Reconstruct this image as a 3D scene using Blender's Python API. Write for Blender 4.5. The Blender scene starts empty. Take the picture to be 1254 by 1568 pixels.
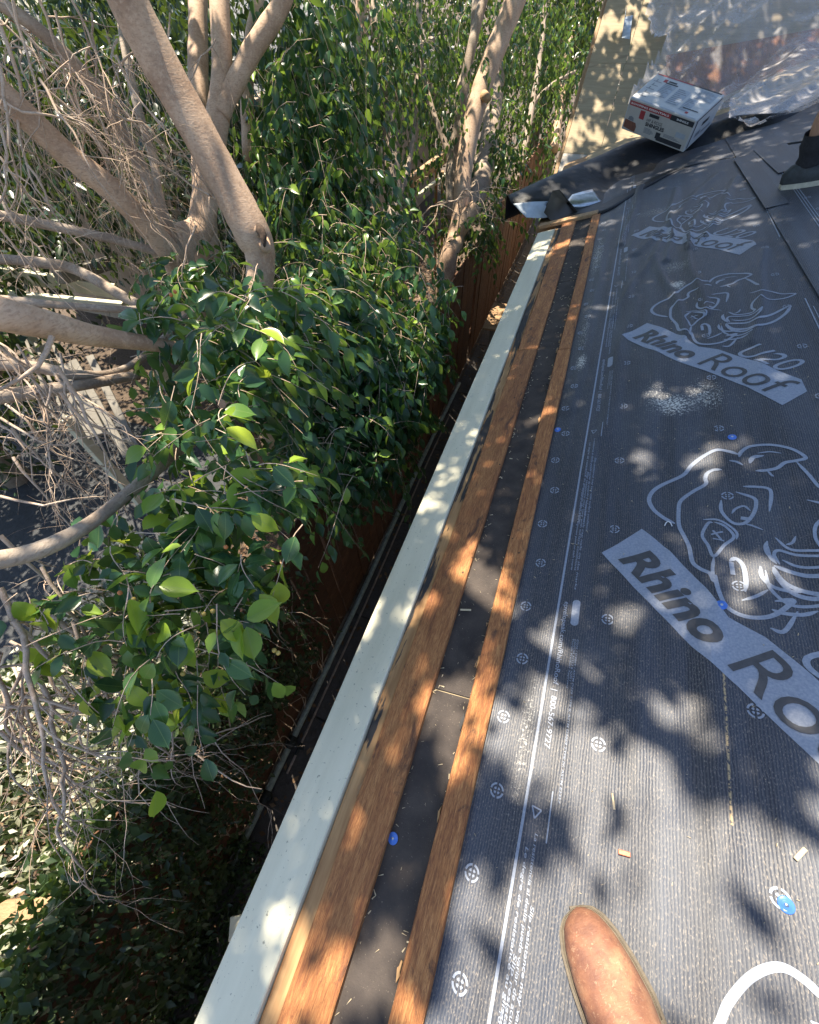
import bpy, bmesh, math, random
import numpy as np
from mathutils import Vector, Matrix, noise as mnoise

# ------------------------------------------------------------------ camera, sky, sun, exposure
SC = bpy.context.scene
COL = SC.collection
CAMZ = 4.0
PXW, PXH, FPX = 1254.0, 1568.0, 623.0
RC = np.array([[0.941, -0.262, -0.216], [0.339, 0.757, 0.559], [-0.017, 0.599, -0.801]])   # columns: right, up, forward
cam = bpy.data.cameras.new('camera'); cam.sensor_fit = 'HORIZONTAL'; cam.sensor_width = 36.0
cam.lens = 36.0 * FPX / PXW; cam.clip_start = 0.02; cam.clip_end = 500
camo = bpy.data.objects.new('camera', cam); COL.objects.link(camo); SC.camera = camo
_r, _u, _f = Vector(RC[:, 0]).normalized(), Vector(RC[:, 1]).normalized(), Vector(RC[:, 2]).normalized()
camo.matrix_world = Matrix(((_r.x, _u.x, -_f.x, 0), (_r.y, _u.y, -_f.y, 0), (_r.z, _u.z, -_f.z, CAMZ), (0, 0, 0, 1)))
SUN = Vector((-0.30, 0.27, 0.915)).normalized()          # direction towards the sun
world = bpy.data.worlds.new('World'); SC.world = world; world.use_nodes = True
_nt = world.node_tree; _bg = _nt.nodes['Background']
_sky = _nt.nodes.new('ShaderNodeTexSky'); _sky.sky_type = 'NISHITA'; _sky.sun_disc = False
_sky.sun_elevation = math.asin(SUN.z); _sky.sun_rotation = math.atan2(SUN.x, SUN.y)
_nt.links.new(_sky.outputs[0], _bg.inputs[0]); _bg.inputs[1].default_value = 0.105
sl = bpy.data.lights.new('sun', 'SUN'); sl.energy = 4.9; sl.angle = math.radians(0.55); sl.color = (1.0, 0.89, 0.72)
slo = bpy.data.objects.new('sun', sl); COL.objects.link(slo)
slo.rotation_euler = SUN.to_track_quat('Z', 'Y').to_euler(); slo.location = (0, 0, 20)
SC.view_settings.view_transform = 'Standard'; SC.view_settings.look = 'None'
SC.view_settings.gamma = 1.0; SC.view_settings.use_curve_mapping = False
SC.view_settings.exposure = 1.55
SC.cycles.max_bounces = 8; SC.cycles.transparent_max_bounces = 12
STROKES=[(9,[(0.553,0.142),(0.522,0.163),(0.495,0.192),(0.481,0.235),(0.492,0.276),(0.523,0.314),(0.581,0.359),(0.607,0.408),(0.642,0.454),(0.681,0.482),(0.713,0.48),(0.743,0.462)]),(8,[(0.69,0.385),(0.666,0.383),(0.649,0.369),(0.643,0.345),(0.642,0.319),(0.606,0.283),(0.571,0.239),(0.564,0.194),(0.564,0.133),(0.577,0.089),(0.587,0.052),(0.593,-0.0),(0.609,-0.021),(0.632,-0.037),(0.639,-0.061),(0.642,-0.042),(0.649,-0.094),(0.665,-0.136),(0.698,-0.154),(0.735,-0.152),(0.765,-0.137),(0.794,-0.106),(0.803,-0.091),(0.766,-0.1)]),(8,[(0.742,0.45),(0.751,0.476),(0.778,0.503),(0.831,0.51),(0.882,0.489),(0.911,0.449),(0.886,0.433),(0.857,0.423),(0.834,0.397),(0.803,0.384),(0.778,0.382)]),(6,[(0.714,0.433),(0.733,0.427),(0.749,0.41)]),(10,[(0.767,0.418),(0.779,0.446),(0.807,0.454)]),(4,[(0.792,0.466),(0.826,0.473),(0.855,0.467)]),(5,[(0.808,0.384),(0.815,0.366),(0.821,0.358)]),(7,[(0.886,0.427),(0.905,0.375),(0.917,0.333),(0.925,0.31)]),(7,[(0.678,0.246),(0.675,0.203),(0.689,0.171),(0.708,0.156),(0.732,0.162),(0.753,0.196),(0.764,0.236),(0.76,0.263),(0.719,0.288)]),(5,[(0.701,0.195),(0.713,0.216),(0.734,0.228),(0.748,0.209)]),(9,[(0.722,0.18),(0.741,0.176)]),(4,[(0.728,0.158),(0.746,0.151),(0.769,0.136)]),(7,[(0.74,0.312),(0.771,0.31),(0.8,0.304),(0.805,0.28),(0.792,0.209)]),(5,[(0.627,0.165),(0.66,0.165),(0.691,0.145),(0.707,0.122),(0.705,0.097)]),(6,[(0.651,0.154),(0.639,0.15),(0.622,0.103),(0.634,0.064),(0.645,0.024),(0.673,0.069),(0.699,0.105),(0.683,0.138),(0.655,0.155)]),(6,[(0.645,0.024),(0.639,-0.022),(0.639,-0.055)]),(4,[(0.649,0.122),(0.667,0.087)]),(4,[(0.644,0.106),(0.673,0.118)]),(3,[(0.647,0.09),(0.674,0.084)]),(8,[(0.681,0.015),(0.697,0.027),(0.711,0.005),(0.713,-0.043),(0.708,-0.08)]),(8,[(0.685,0.013),(0.686,-0.029)]),(7,[(0.774,0.096),(0.767,0.069),(0.773,0.044),(0.79,0.028)]),(7,[(0.749,0.008),(0.749,-0.027),(0.766,-0.055),(0.795,-0.065),(0.824,-0.063)]),(6,[(0.698,-0.108),(0.73,-0.09),(0.757,-0.067)]),(6,[(0.885,0.264),(0.926,0.251),(0.96,0.254),(0.998,0.212),(1.044,0.197),(0.997,0.166),(0.935,0.182),(0.919,0.209)]),(6,[(0.921,0.208),(0.889,0.166),(0.879,0.118),(0.885,0.079),(0.857,0.072),(0.818,0.076),(0.793,0.111)]),(5,[(0.814,0.089),(0.829,0.098),(0.839,0.121)]),(6,[(0.798,0.034),(0.829,0.018),(0.873,0.02),(0.897,0.047),(0.913,0.091)]),(6,[(0.913,0.091),(0.885,0.058),(0.833,0.056),(0.795,0.066),(0.783,0.048),(0.791,0.018)]),(9,[(0.778,0.012),(0.806,-0.001),(0.848,-0.01),(0.892,-0.0),(0.95,0.043),(1.012,0.099)]),(9,[(1.013,0.094),(0.989,0.033),(0.941,-0.025),(0.885,-0.061),(0.843,-0.062),(0.802,-0.048),(0.782,-0.021),(0.776,0.008)]),(9,[(0.777,-0.027),(0.805,-0.069),(0.841,-0.079),(0.874,-0.071)]),(6,[(0.773,0.08),(0.773,0.041),(0.785,0.019)]),(6,[(0.758,-0.005),(0.762,-0.063),(0.796,-0.106),(0.85,-0.098),(0.856,-0.089)]),(7,[(0.848,-0.113),(0.815,-0.13),(0.778,-0.133),(0.757,-0.125)]),(7,[(0.808,-0.122),(0.774,-0.183),(0.748,-0.179)])]
random.seed(7); RNG = np.random.default_rng(11)

# ------------------------------------------------------------------ helpers
def P(px, py, d):
    """photo pixel + distance along the view axis -> world point"""
    c = np.array([(px - PXW / 2) / FPX * d, -(py - PXH / 2) / FPX * d, d])
    w = RC @ c; return np.array([w[0], w[1], w[2] + CAMZ])
def ray(px, py): return RC @ np.array([(px - PXW / 2), -(py - PXH / 2), FPX])
def G(px, py, z=0.0):
    r = ray(px, py); t = (z - CAMZ) / r[2]; return np.array([r[0] * t, r[1] * t, z])
TH = math.atan(1 / 3.0); RZ = CAMZ - 1.25
RF = Matrix.Translation((0, 0, RZ)) @ Matrix.Rotation(-TH, 4, 'Y')        # roof frame: u up the slope, v along the eave, w normal
PH = math.radians(30.0)
FF = Matrix.Translation((0, 6.37, CAMZ - 1.31)) @ Matrix.Rotation(PH, 4, 'X')   # far roof frame: a across, b up the slope
def RW(u, v, w=0.0): return np.array(RF @ Vector((u, v, w)))
def roof_depth(px, py):
    r = ray(px, py); t = -1.25 / (r[2] - r[0] / 3.0); return t * FPX
def roof_uv(px, py):
    r = ray(px, py); t = -1.25 / (r[2] - r[0] / 3.0); return (t * r[0] / math.cos(TH), t * r[1])

I4 = Matrix.Identity(4)
MW = {}
def link(o, mw=None, parent=None):
    COL.objects.link(o); mw = I4.copy() if mw is None else mw
    o.matrix_basis = mw; MW[o.name] = mw
    if parent is not None:
        o.parent = parent; o.matrix_parent_inverse = MW[parent.name].inverted()
    return o
def tag(o, label=None, cat=None, group=None, kind=None):
    if label: o['label'] = label
    if cat: o['category'] = cat
    if group: o['group'] = group
    if kind: o['kind'] = kind
    return o
def thing(name, loc, label, cat, group=None):
    o = bpy.data.objects.new(name, None); o.empty_display_size = 0.05
    link(o, Matrix.Translation(Vector(loc))); return tag(o, label, cat, group)
def mesh_np(name, V, F, mat=None, smooth=False):
    """V (n,3); F list of (m,k) int arrays"""
    me = bpy.data.meshes.new(name); V = np.asarray(V, dtype=np.float32)
    F = [np.asarray(f, dtype=np.int32) for f in F if len(f)]
    me.vertices.add(len(V)); me.vertices.foreach_set('co', V.ravel())
    nl = sum(f.size for f in F); npoly = sum(len(f) for f in F)
    me.loops.add(nl); me.polygons.add(npoly)
    me.loops.foreach_set('vertex_index', np.concatenate([f.ravel() for f in F]))
    tot = np.concatenate([np.full(len(f), f.shape[1], dtype=np.int32) for f in F])
    st = np.concatenate([[0], np.cumsum(tot)[:-1]]).astype(np.int32)
    me.polygons.foreach_set('loop_start', st)
    if smooth: me.polygons.foreach_set('use_smooth', np.ones(npoly, dtype=bool))
    me.update(calc_edges=True); me.validate()
    if mat: me.materials.append(mat)
    return me
def obj(name, me, mw=None, parent=None):
    return link(bpy.data.objects.new(name, me), mw, parent)
def recenter(V):
    V = np.asarray(V, float); lo, hi = V.min(0), V.max(0)
    c = np.array([(lo[0] + hi[0]) / 2, (lo[1] + hi[1]) / 2, lo[2]]); return V - c, Matrix.Translation(Vector(c))
def bm_mesh(name, bm, mat, smooth=False):
    me = bpy.data.meshes.new(name); bm.normal_update(); bm.to_mesh(me); bm.free()
    if mat: me.materials.append(mat)
    if smooth:
        for p in me.polygons: p.use_smooth = True
    return me
def box_mesh(name, sx, sy, sz, mat, bevel=0.003, cuts=0, jit=0.0):
    """box, centred in x and y, sitting on z=0"""
    bm = bmesh.new(); bmesh.ops.create_cube(bm, size=1.0)
    for v in bm.verts: v.co = Vector((v.co.x * sx, v.co.y * sy, (v.co.z + .5) * sz))
    if cuts:
        es = [e for e in bm.edges if abs(e.verts[0].co.y - e.verts[1].co.y) > sy * .5]
        bmesh.ops.subdivide_edges(bm, edges=es, cuts=cuts, use_grid_fill=True)
    if bevel: bmesh.ops.bevel(bm, geom=[e for e in bm.edges if len(e.link_faces) == 2 and e.calc_face_angle(0) > .5], offset=bevel, segments=1, affect='EDGES', clamp_overlap=True)
    if jit:
        for v in bm.verts:
            n = mnoise.noise(Vector((v.co.x * 3 + sx * 91, v.co.y * 2.3, v.co.z * 9 + sy)))
            v.co.x += jit * n; v.co.z += jit * .3 * mnoise.noise(Vector((v.co.x * 5, v.co.y * 3, 7.7)))
    return bm_mesh(name, bm, mat)
def catmull(pts, n):
    pts = np.asarray(pts, float); k = len(pts)
    if k == 2: return np.array([pts[0] + (pts[1] - pts[0]) * t for t in np.linspace(0, 1, n)])
    ext = np.vstack([2 * pts[0] - pts[1], pts, 2 * pts[-1] - pts[-2]]); out = []
    for t in np.linspace(0, k - 1, n):
        i = min(int(t), k - 2); f = t - i; a, b, c, d = ext[i:i + 4]
        out.append(.5 * ((2 * b) + (c - a) * f + (2 * a - 5 * b + 4 * c - d) * f * f + (3 * b - a - 3 * c + d) * f ** 3))
    return np.array(out)
def tube(pts, rad, sides=8, rough=0.0, cap=True, seed=0.0):
    pts = np.asarray(pts, float); rad = np.asarray(rad, float); n = len(pts)
    T = np.gradient(pts, axis=0); T /= np.linalg.norm(T, axis=1)[:, None] + 1e-9
    ref = np.array([0.31, 0.83, 0.2]); V = []
    N = ref - T[0] * T[0].dot(ref); N /= np.linalg.norm(N)
    ang = np.linspace(0, 2 * np.pi, sides, endpoint=False)
    for i in range(n):
        N = N - T[i] * T[i].dot(N); N /= np.linalg.norm(N); B = np.cross(T[i], N); r = np.full(sides, rad[i])
        if rough:
            for j in range(sides):
                p = pts[i] + (N * np.cos(ang[j]) + B * np.sin(ang[j])) * rad[i]
                r[j] *= 1 + rough * (mnoise.noise(Vector(p * 7 + seed)) + .6 * mnoise.noise(Vector(p * 22 + seed)))
        V.append(pts[i] + np.outer(np.cos(ang) * r, N) + np.outer(np.sin(ang) * r, B))
    V = np.vstack(V); i = np.arange(n - 1)[:, None] * sides; j = np.arange(sides)[None, :]; jn = (j + 1) % sides
    Q = np.stack([i + j, i + jn, i + sides + jn, i + sides + j], -1).reshape(-1, 4); F = [Q]
    if cap:
        V = np.vstack([V, pts[0], pts[-1]]); a = np.arange(sides); b = (a + 1) % sides
        F.append(np.vstack([np.stack([b, a, np.full(sides, n * sides)], -1), np.stack([(n - 1) * sides + a, (n - 1) * sides + b, np.full(sides, n * sides + 1)], -1)]))
    return V, F
def join(parts):
    V, Fs, off = [], {}, 0
    for v, f in parts:
        V.append(v)
        for q in f:
            q = np.asarray(q); Fs.setdefault(q.shape[1], []).append(q + off)
        off += len(v)
    return np.vstack(V), [np.vstack(x) for x in Fs.values()]

# ------------------------------------------------------------------ materials
class NT:
    def __init__(s, name):
        s.m = bpy.data.materials.new(name); s.m.use_nodes = True; s.t = s.m.node_tree; s.t.nodes.clear()
        s.out = s.t.nodes.new('ShaderNodeOutputMaterial')
    def n(s, kind, ins=None, **kw):
        nd = s.t.nodes.new('ShaderNode' + kind)
        for k, v in kw.items(): setattr(nd, k, v)
        for k, v in (ins or {}).items():
            sk = nd.inputs[k]
            if isinstance(v, bpy.types.NodeSocket): s.t.links.new(v, sk)
            else: sk.default_value = v
        return nd
    def math(s, op, a, b=0.0, clamp=False):
        return s.n('Math', {0: a, 1: b}, operation=op, use_clamp=clamp).outputs[0]
    def ramp(s, fac, stops, interp='LINEAR'):
        r = s.n('ValToRGB', {0: fac}); r.color_ramp.interpolation = interp; e = r.color_ramp.elements
        while len(e) < len(stops): e.new(0.5)
        for el, (p, c) in zip(e, stops): el.position = p; el.color = (*c, 1) if len(c) == 3 else c
        return r.outputs[0]
    def mix(s, f, a, b, mode='MIX'):
        m = s.n('Mix', data_type='RGBA', blend_type=mode)
        for k, v in ((0, f), (6, a), (7, b)):
            sk = m.inputs[k]
            if isinstance(v, bpy.types.NodeSocket): s.t.links.new(v, sk)
            else: sk.default_value = (*v, 1) if isinstance(v, tuple) and len(v) == 3 else v
        return m.outputs[2]
    def co(s, scale=(1, 1, 1), rnd=True):
        tc = s.n('TexCoord'); v = tc.outputs['Object']
        if rnd:
            oi = s.n('ObjectInfo'); off = s.n('VectorMath', {0: oi.outputs['Random'], 1: (37.1, 91.7, 53.3)}, operation='MULTIPLY').outputs[0]
            v = s.n('VectorMath', {0: v, 1: off}, operation='ADD').outputs[0]
        return s.n('VectorMath', {0: v, 1: scale}, operation='MULTIPLY').outputs[0]
    def noise(s, vec, scale, detail=4, rough=.55, dist=0.0):
        return s.n('TexNoise', {'Vector': vec, 'Scale': scale, 'Detail': detail, 'Roughness': rough, 'Distortion': dist}).outputs[0]
    def bsdf(s, color, rough=.6, bump=None, bstr=.3, bdist=.01, **kw):
        b = s.n('BsdfPrincipled'); ins = {'Base Color': color, 'Roughness': rough, **kw}
        for k, v in ins.items():
            if isinstance(v, bpy.types.NodeSocket): s.t.links.new(v, b.inputs[k])
            else: b.inputs[k].default_value = (*v, 1) if isinstance(v, tuple) and len(v) == 3 else v
        if bump is not None:
            bp = s.n('Bump', {'Height': bump, 'Strength': bstr, 'Distance': bdist}); s.t.links.new(bp.outputs[0], b.inputs['Normal'])
        return b.outputs[0]
    def done(s, sh):
        s.t.links.new(sh, s.out.inputs[0]); return s.m
def plain(name, c, rough=.6, var=.25, scale=12, bstr=.15, **kw):
    t = NT(name); co = t.co(); n = t.noise(co, scale)
    lo = tuple(x * (1 - var) for x in c); hi = tuple(min(1, x * (1 + var)) for x in c)
    return t.done(t.bsdf(t.ramp(n, [(.3, lo), (.7, hi)]), rough, bump=t.noise(co, scale * 6), bstr=bstr, bdist=.004, **kw))

def wood_mat(name, dark, mid, light, stain, stain_amt=.5, grain=1.0):
    t = NT(name); co = t.co((1, .09, 1)); co2 = t.co((1, .4, 1)); co3 = t.co()
    g = t.noise(co, 130 * grain, 8, .75, 1.6); w = t.noise(t.co((1, .12, 1)), 480 * grain, 4, .7)
    big = t.noise(t.co((1, .2, 1)), 14, 4, .6, .6)
    c = t.ramp(t.math('ADD', t.math('MULTIPLY', g, .7), t.math('MULTIPLY', big, .3)), [(.40, dark), (.5, mid), (.60, light)])
    c = t.mix(t.math('MULTIPLY', t.ramp(w, [(.5, (0, 0, 0)), (.62, (1, 1, 1))]), .7), c, dark)
    st = t.ramp(t.noise(co2, 17, 8, .72, .9), [(.56, (0, 0, 0)), (.66, (1, 1, 1))])
    c = t.mix(t.math('MULTIPLY', st, stain_amt), c, stain)
    kn = t.n('TexVoronoi', {'Vector': t.co((1, .45, 1)), 'Scale': 10.0}); k = t.ramp(t.math('ADD', kn.outputs['Distance'], t.math('MULTIPLY', t.math('SUBTRACT', t.noise(co3, 60, 4), .5), .12)), [(.05, (1, 1, 1)), (.12, (0, 0, 0))])
    c = t.mix(t.math('MULTIPLY', k, .75), c, stain)
    nh = t.n('TexVoronoi', {'Vector': t.co((1, .8, 1)), 'Scale': 19}); nk = t.ramp(nh.outputs['Distance'], [(.055, (1, 1, 1)), (.085, (0, 0, 0))]); c = t.mix(t.math('MULTIPLY', nk, .9), c, (.012, .009, .009))
    spk = t.ramp(t.noise(co3, 420, 2), [(.66, (0, 0, 0)), (.75, (1, 1, 1))]); c = t.mix(t.math('MULTIPLY', spk, .5), c, stain)
    oi = t.n('ObjectInfo'); c = t.mix(t.math('MULTIPLY', oi.outputs['Random'], .38), c, tuple(x * .6 for x in dark))
    return t.done(t.bsdf(c, .72, bump=t.math('ADD', g, w), bstr=.7, bdist=.004))

M = {}
M['lath'] = wood_mat('old_lath_wood', (.20, .070, .026), (.41, .165, .052), (.60, .285, .10), (.045, .024, .02), .85)
M['rawwood'] = wood_mat('raw_wood', (.30, .17, .08), (.42, .26, .13), (.52, .35, .19), (.12, .07, .04), .3)
M['fencewood'] = wood_mat('fence_wood', (.085, .036, .018), (.16, .07, .032), (.26, .125, .058), (.07, .035, .02), .5)
def mk_plywood(name, a, b, c):
    t = NT(name); co = t.co((.12, 1, 1)); g = t.noise(co, 22, 6, .65, 1.2)
    col = t.ramp(g, [(.25, a), (.5, b), (.75, c)])
    fl = t.ramp(t.noise(t.co((.35, 1, 1)), 16, 3, .5, .6), [(.66, (0, 0, 0)), (.72, (1, 1, 1))]); col = t.mix(t.math('MULTIPLY', fl, .55), col, (.14, .09, .05))
    big = t.noise(t.co(), 2.2); col = t.mix(t.math('MULTIPLY', big, .4), col, (.40, .33, .235))
    return t.done(t.bsdf(col, .8, bump=g, bstr=.3, bdist=.003))
M['plywood'] = mk_plywood('plywood', (.23, .175, .10), (.33, .26, .155), (.41, .33, .21))
M['plygrey'] = mk_plywood('weathered_plywood', (.36, .33, .29), (.46, .43, .39), (.55, .52, .47))
def mk_white():
    t = NT('white_board_paint'); co = t.co(); s = t.co((1, .08, 1))
    c = t.ramp(t.noise(s, 26, 5), [(.3, (.60, .565, .415)), (.7, (.69, .655, .495))])
    sp = t.ramp(t.noise(co, 110, 3, .6), [(.655, (0, 0, 0)), (.70, (1, 1, 1))]); c = t.mix(t.math('MULTIPLY', sp, .7), c, (.14, .14, .10))
    sc = t.ramp(t.noise(t.co((1, .25, 1)), 45, 5, .7, .8), [(.6, (0, 0, 0)), (.7, (1, 1, 1))]); c = t.mix(t.math('MULTIPLY', sc, .22), c, (.40, .40, .33))
    sp2 = t.ramp(t.noise(t.co((1, .5, 1)), 26, 4, .6), [(.66, (0, 0, 0)), (.80, (1, 1, 1))]); c = t.mix(t.math('MULTIPLY', sp2, .4), c, (.33, .34, .28))
    return t.done(t.bsdf(c, .55, bump=t.noise(s, 60), bstr=.2, bdist=.003))
M['white'] = mk_white()
def mk_edge():
    t = NT('raw_edge_with_black_paint'); s = t.co((1, .08, 1)); g = t.noise(s, 60, 5)
    c = t.ramp(g, [(.3, (.26, .13, .05)), (.7, (.45, .27, .12))])
    k = t.ramp(t.noise(t.co((1.6, .16, 1)), 11, 6, .6, .4), [(.52, (0, 0, 0)), (.545, (1, 1, 1))])
    c = t.mix(k, c, (.028, .026, .026)); return t.done(t.bsdf(c, .75, bump=k, bstr=.5, bdist=.004))
M['edge'] = mk_edge()
def mk_felt():
    t = NT('old_felt'); co = t.co(); c = t.ramp(t.noise(co, 14, 5), [(.3, (.026, .020, .018)), (.7, (.062, .049, .041))])
    sp = t.ramp(t.noise(co, 260, 2), [(.69, (0, 0, 0)), (.75, (1, 1, 1))]); c = t.mix(t.math('MULTIPLY', sp, .55), c, (.32, .27, .2))
    dst = t.ramp(t.noise(co, 5, 5, .6), [(.5, (0, 0, 0)), (.8, (1, 1, 1))]); c = t.mix(t.math('MULTIPLY', dst, .3), c, (.12, .09, .07))
    return t.done(t.bsdf(c, .85, bump=t.noise(co, 300, 3), bstr=.5, bdist=.003))
M['felt'] = mk_felt()
def mk_membrane():
    t = NT('underlayment'); tc = t.n('TexCoord'); uv = tc.outputs['Object']
    sp = t.n('SeparateXYZ', {0: uv}); u, v = sp.outputs[0], sp.outputs[1]
    wob = t.noise(t.co((1, .35, 1), False), 42, 5, .65)
    ph = t.math('ADD', t.math('MULTIPLY', u, 2 * math.pi / .0062), t.math('MULTIPLY', wob, 9.0))
    rib = t.math('SINE', ph); rib01 = t.math('MULTIPLY_ADD', rib, .5); rib01.node.inputs[2].default_value = .5
    grit = t.noise(t.co((1, .35, 1), False), 520, 2)
    c = t.ramp(t.noise(t.co((1, .05, 1), False), 11, 6, .62), [(.34, (.005, .009, .020)), (.66, (.034, .046, .074))])  # streaks along the roll: bands of worn sheen put into the colour
    c = t.mix(t.math('MULTIPLY', rib01, .30), c, (.168, .158, .148))
    c = t.mix(t.math('MULTIPLY', t.ramp(grit, [(.55, (0, 0, 0)), (.75, (1, 1, 1))]), .54), c, (.36, .305, .245))
    smu = t.ramp(t.noise(t.co((1, .45, 1), False), 3.2, 6, .7, .8), [(.48, (0, 0, 0)), (.72, (1, 1, 1))]); c = t.mix(t.math('MULTIPLY', smu, .18), c, (.15, .165, .19))
    # dust and sawdust scuffs with a shape of their own
    def patch(pu, pv, ru, rv, amt, ns, thr):
        d = t.math('ADD', t.math('POWER', t.math('DIVIDE', t.math('SUBTRACT', u, pu), ru), 2.0), t.math('POWER', t.math('DIVIDE', t.math('SUBTRACT', v, pv), rv), 2.0))
        fall = t.math('SUBTRACT', 1.0, d, True)
        n = t.noise(t.co((1, 1, 1), False), ns, 6, .75)
        k = t.math('MULTIPLY', t.ramp(t.math('ADD', n, t.math('MULTIPLY', fall, .22)), [(thr, (0, 0, 0)), (thr + .10, (1, 1, 1))]), t.ramp(fall, [(0, (0, 0, 0)), (.35, (1, 1, 1))]))
        return t.math('MULTIPLY', k, amt)
    for a in ((.56, 1.60, .10, .10, .95, 130, .66), (.665, 1.65, .11, .16, .85, 150, .71), (.50, 1.66, .10, .2, .7, 160, .74), (.60, 2.66, .05, .07, .9, 130, .64), (.60, 2.9, .12, .12, .6, 150, .72), (.184, 1.97, .035, .10, .9, 140, .66), (.17, 2.3, .05, .6, .7, 170, .74), (.16, 3.3, .06, .5, .75, 120, .70), (.5, 3.9, .25, .15, .55, 150, .73), (.215, .25, .03, .3, .6, 170, .74)):
        c = t.mix(patch(*a), c, (.66, .64, .58))
    # orange saw-line dust
    dl = t.math('ABSOLUTE', t.math('SUBTRACT', u, t.math('MULTIPLY_ADD', v, .035)));
    dl.node.inputs[0].links[0].from_node.inputs[1].links[0].from_node.inputs[2].default_value = .625
    ln = t.math('MULTIPLY', t.ramp(dl, [(.0008, (1, 1, 1)), (.003, (0, 0, 0))]), t.ramp(t.noise(t.co((1, 1, 1), False), 160, 3), [(.42, (0, 0, 0)), (.55, (1, 1, 1))]))
    lim = t.math('MULTIPLY', t.math('LESS_THAN', v, .75), t.math('GREATER_THAN', v, .2)); c = t.mix(t.math('MULTIPLY', ln, lim), c, (.5, .36, .18))
    h = t.math('ADD', rib01, t.math('MULTIPLY', grit, .7))
    return t.done(t.bsdf(c, .52, bump=h, bstr=.28, bdist=.0016, **{'Specular IOR Level': .45}))
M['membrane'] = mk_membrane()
def mk_print():
    t = NT('pale_blue_print'); co = t.co((1, 1, 1), False); n = t.noise(co, 180, 3); m = t.noise(co, 14, 4)
    c = t.mix(t.ramp(n, [(.35, (0, 0, 0)), (.75, (1, 1, 1))]), (.205, .24, .31), (.33, .36, .42)); c = t.mix(t.math('MULTIPLY', m, .3), c, (.19, .21, .26))
    return t.done(t.bsdf(c, .5, bump=n, bstr=.25, bdist=.001))
M['print'] = mk_print()
M['printdark'] = plain('dark_knockout', (.055, .056, .062), .52, .2, 60)
def mk_black():
    t = NT('black_membrane_back'); co = t.co(); n = t.noise(co, 9, 4)
    c = t.ramp(n, [(.3, (.007, .008, .011)), (.75, (.020, .022, .028))]); d = t.ramp(t.noise(co, 60, 4, .7), [(.66, (0, 0, 0)), (.75, (1, 1, 1))])
    return t.done(t.bsdf(t.mix(t.math('MULTIPLY', d, .15), c, (.2, .2, .2)), .48, bump=t.noise(co, 14, 3), bstr=.25, bdist=.012, **{'Specular IOR Level': .3}))
M['black'] = mk_black()
M['metal_dark'] = plain('brown_drip_edge', (.05, .042, .036), .38, .15, 20, .05)
M['metal_pale'] = plain('pale_drip_edge', (.46, .53, .60), .35, .15, 14, .1)
M['metal_bare'] = plain('galvanised', (.50, .53, .56), .28, .3, 16, .2, Metallic=.9)
M['blue'] = plain('blue_plastic', (.06, .17, .55), .3, .15, 60, .05)
M['steel'] = plain('nail_steel', (.5, .5, .5), .35, .1, 60, .05, Metallic=1.0)
M['orange'] = plain('orange_plastic', (.55, .16, .08), .5, .15, 60)
M['chip'] = plain('wood_chip', (.52, .42, .27), .8, .3, 60)
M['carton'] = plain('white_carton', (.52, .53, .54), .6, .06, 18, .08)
M['carton_shade'] = plain('shaded_carton_front', (.46, .44, .41), .6, .06, 18, .08)  # duller, warmer carton colour: the front face's shade is painted in
M['red'] = plain('red_ink', (.36, .05, .055), .55, .1, 40); M['ink'] = plain('black_ink', (.03, .032, .04), .55, .1, 40)
M['grey_ink'] = plain('grey_ink', (.20, .215, .24), .55, .1, 40); M['tan_ink'] = plain('brown_ink', (.20, .085, .06), .55, .2, 60)
M['bluegrey_ink'] = plain('blue_grey_ink', (.36, .40, .46), .55, .1, 40); M['white_ink'] = plain('white_ink', (.75, .75, .75), .55, .05, 40)
def mk_plastic():
    t = NT('clear_sheeting'); co = t.co(); n = t.noise(co, 5, 5, .6, .8); n2 = t.noise(co, 26, 4, .7, .5)
    b = t.bsdf((.66, .64, .65), .16, bump=t.math('ADD', n, t.math('MULTIPLY', n2, .25)), bstr=.5, bdist=.03)
    tr = t.n('BsdfTransparent', {0: (.97, .97, .98, 1)}).outputs[0]
    lw = t.n('LayerWeight', {0: .45}); f = t.math('MULTIPLY_ADD', lw.outputs['Facing'], .5); f.node.inputs[2].default_value = .09
    cl = t.math('MULTIPLY', t.ramp(n2, [(.5, (0, 0, 0)), (.8, (1, 1, 1))]), .18); f = t.math('ADD', f, cl, True)
    mx = t.n('MixShader', {0: f, 1: tr, 2: b}); return t.done(mx.outputs[0])
M['plastic'] = mk_plastic()
def mk_boot():
    t = NT('worn_brown_leather'); co = t.co((1, 1, 1), False); n = t.noise(co, 16, 5, .6); f = t.noise(co, 55, 5, .7, .8)
    c = t.ramp(n, [(.30, (.115, .048, .034)), (.5, (.235, .105, .060)), (.72, (.38, .205, .115))]); c = t.mix(t.math('MULTIPLY', t.ramp(f, [(.52, (0, 0, 0)), (.66, (1, 1, 1))]), .55), c, (.14, .062, .045)); sc = t.noise(t.co((1, 1, 1), False), 130, 4, .75, 1.5); c = t.mix(t.math('MULTIPLY', t.ramp(sc, [(.58, (0, 0, 0)), (.66, (1, 1, 1))]), .5), c, (.45, .30, .19))
    cr = t.noise(t.co((1, 3.5, 1), False), 70, 4, .7, 1.0)
    return t.done(t.bsdf(c, .68, bump=t.math('ADD', f, cr), bstr=.55, bdist=.0025))
M['leather'] = mk_boot(); M['welt'] = plain('boot_welt', (.085, .066, .042), .6, .25, 90); M['sole'] = plain('boot_sole', (.07, .055, .04), .7, .2, 60)
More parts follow.
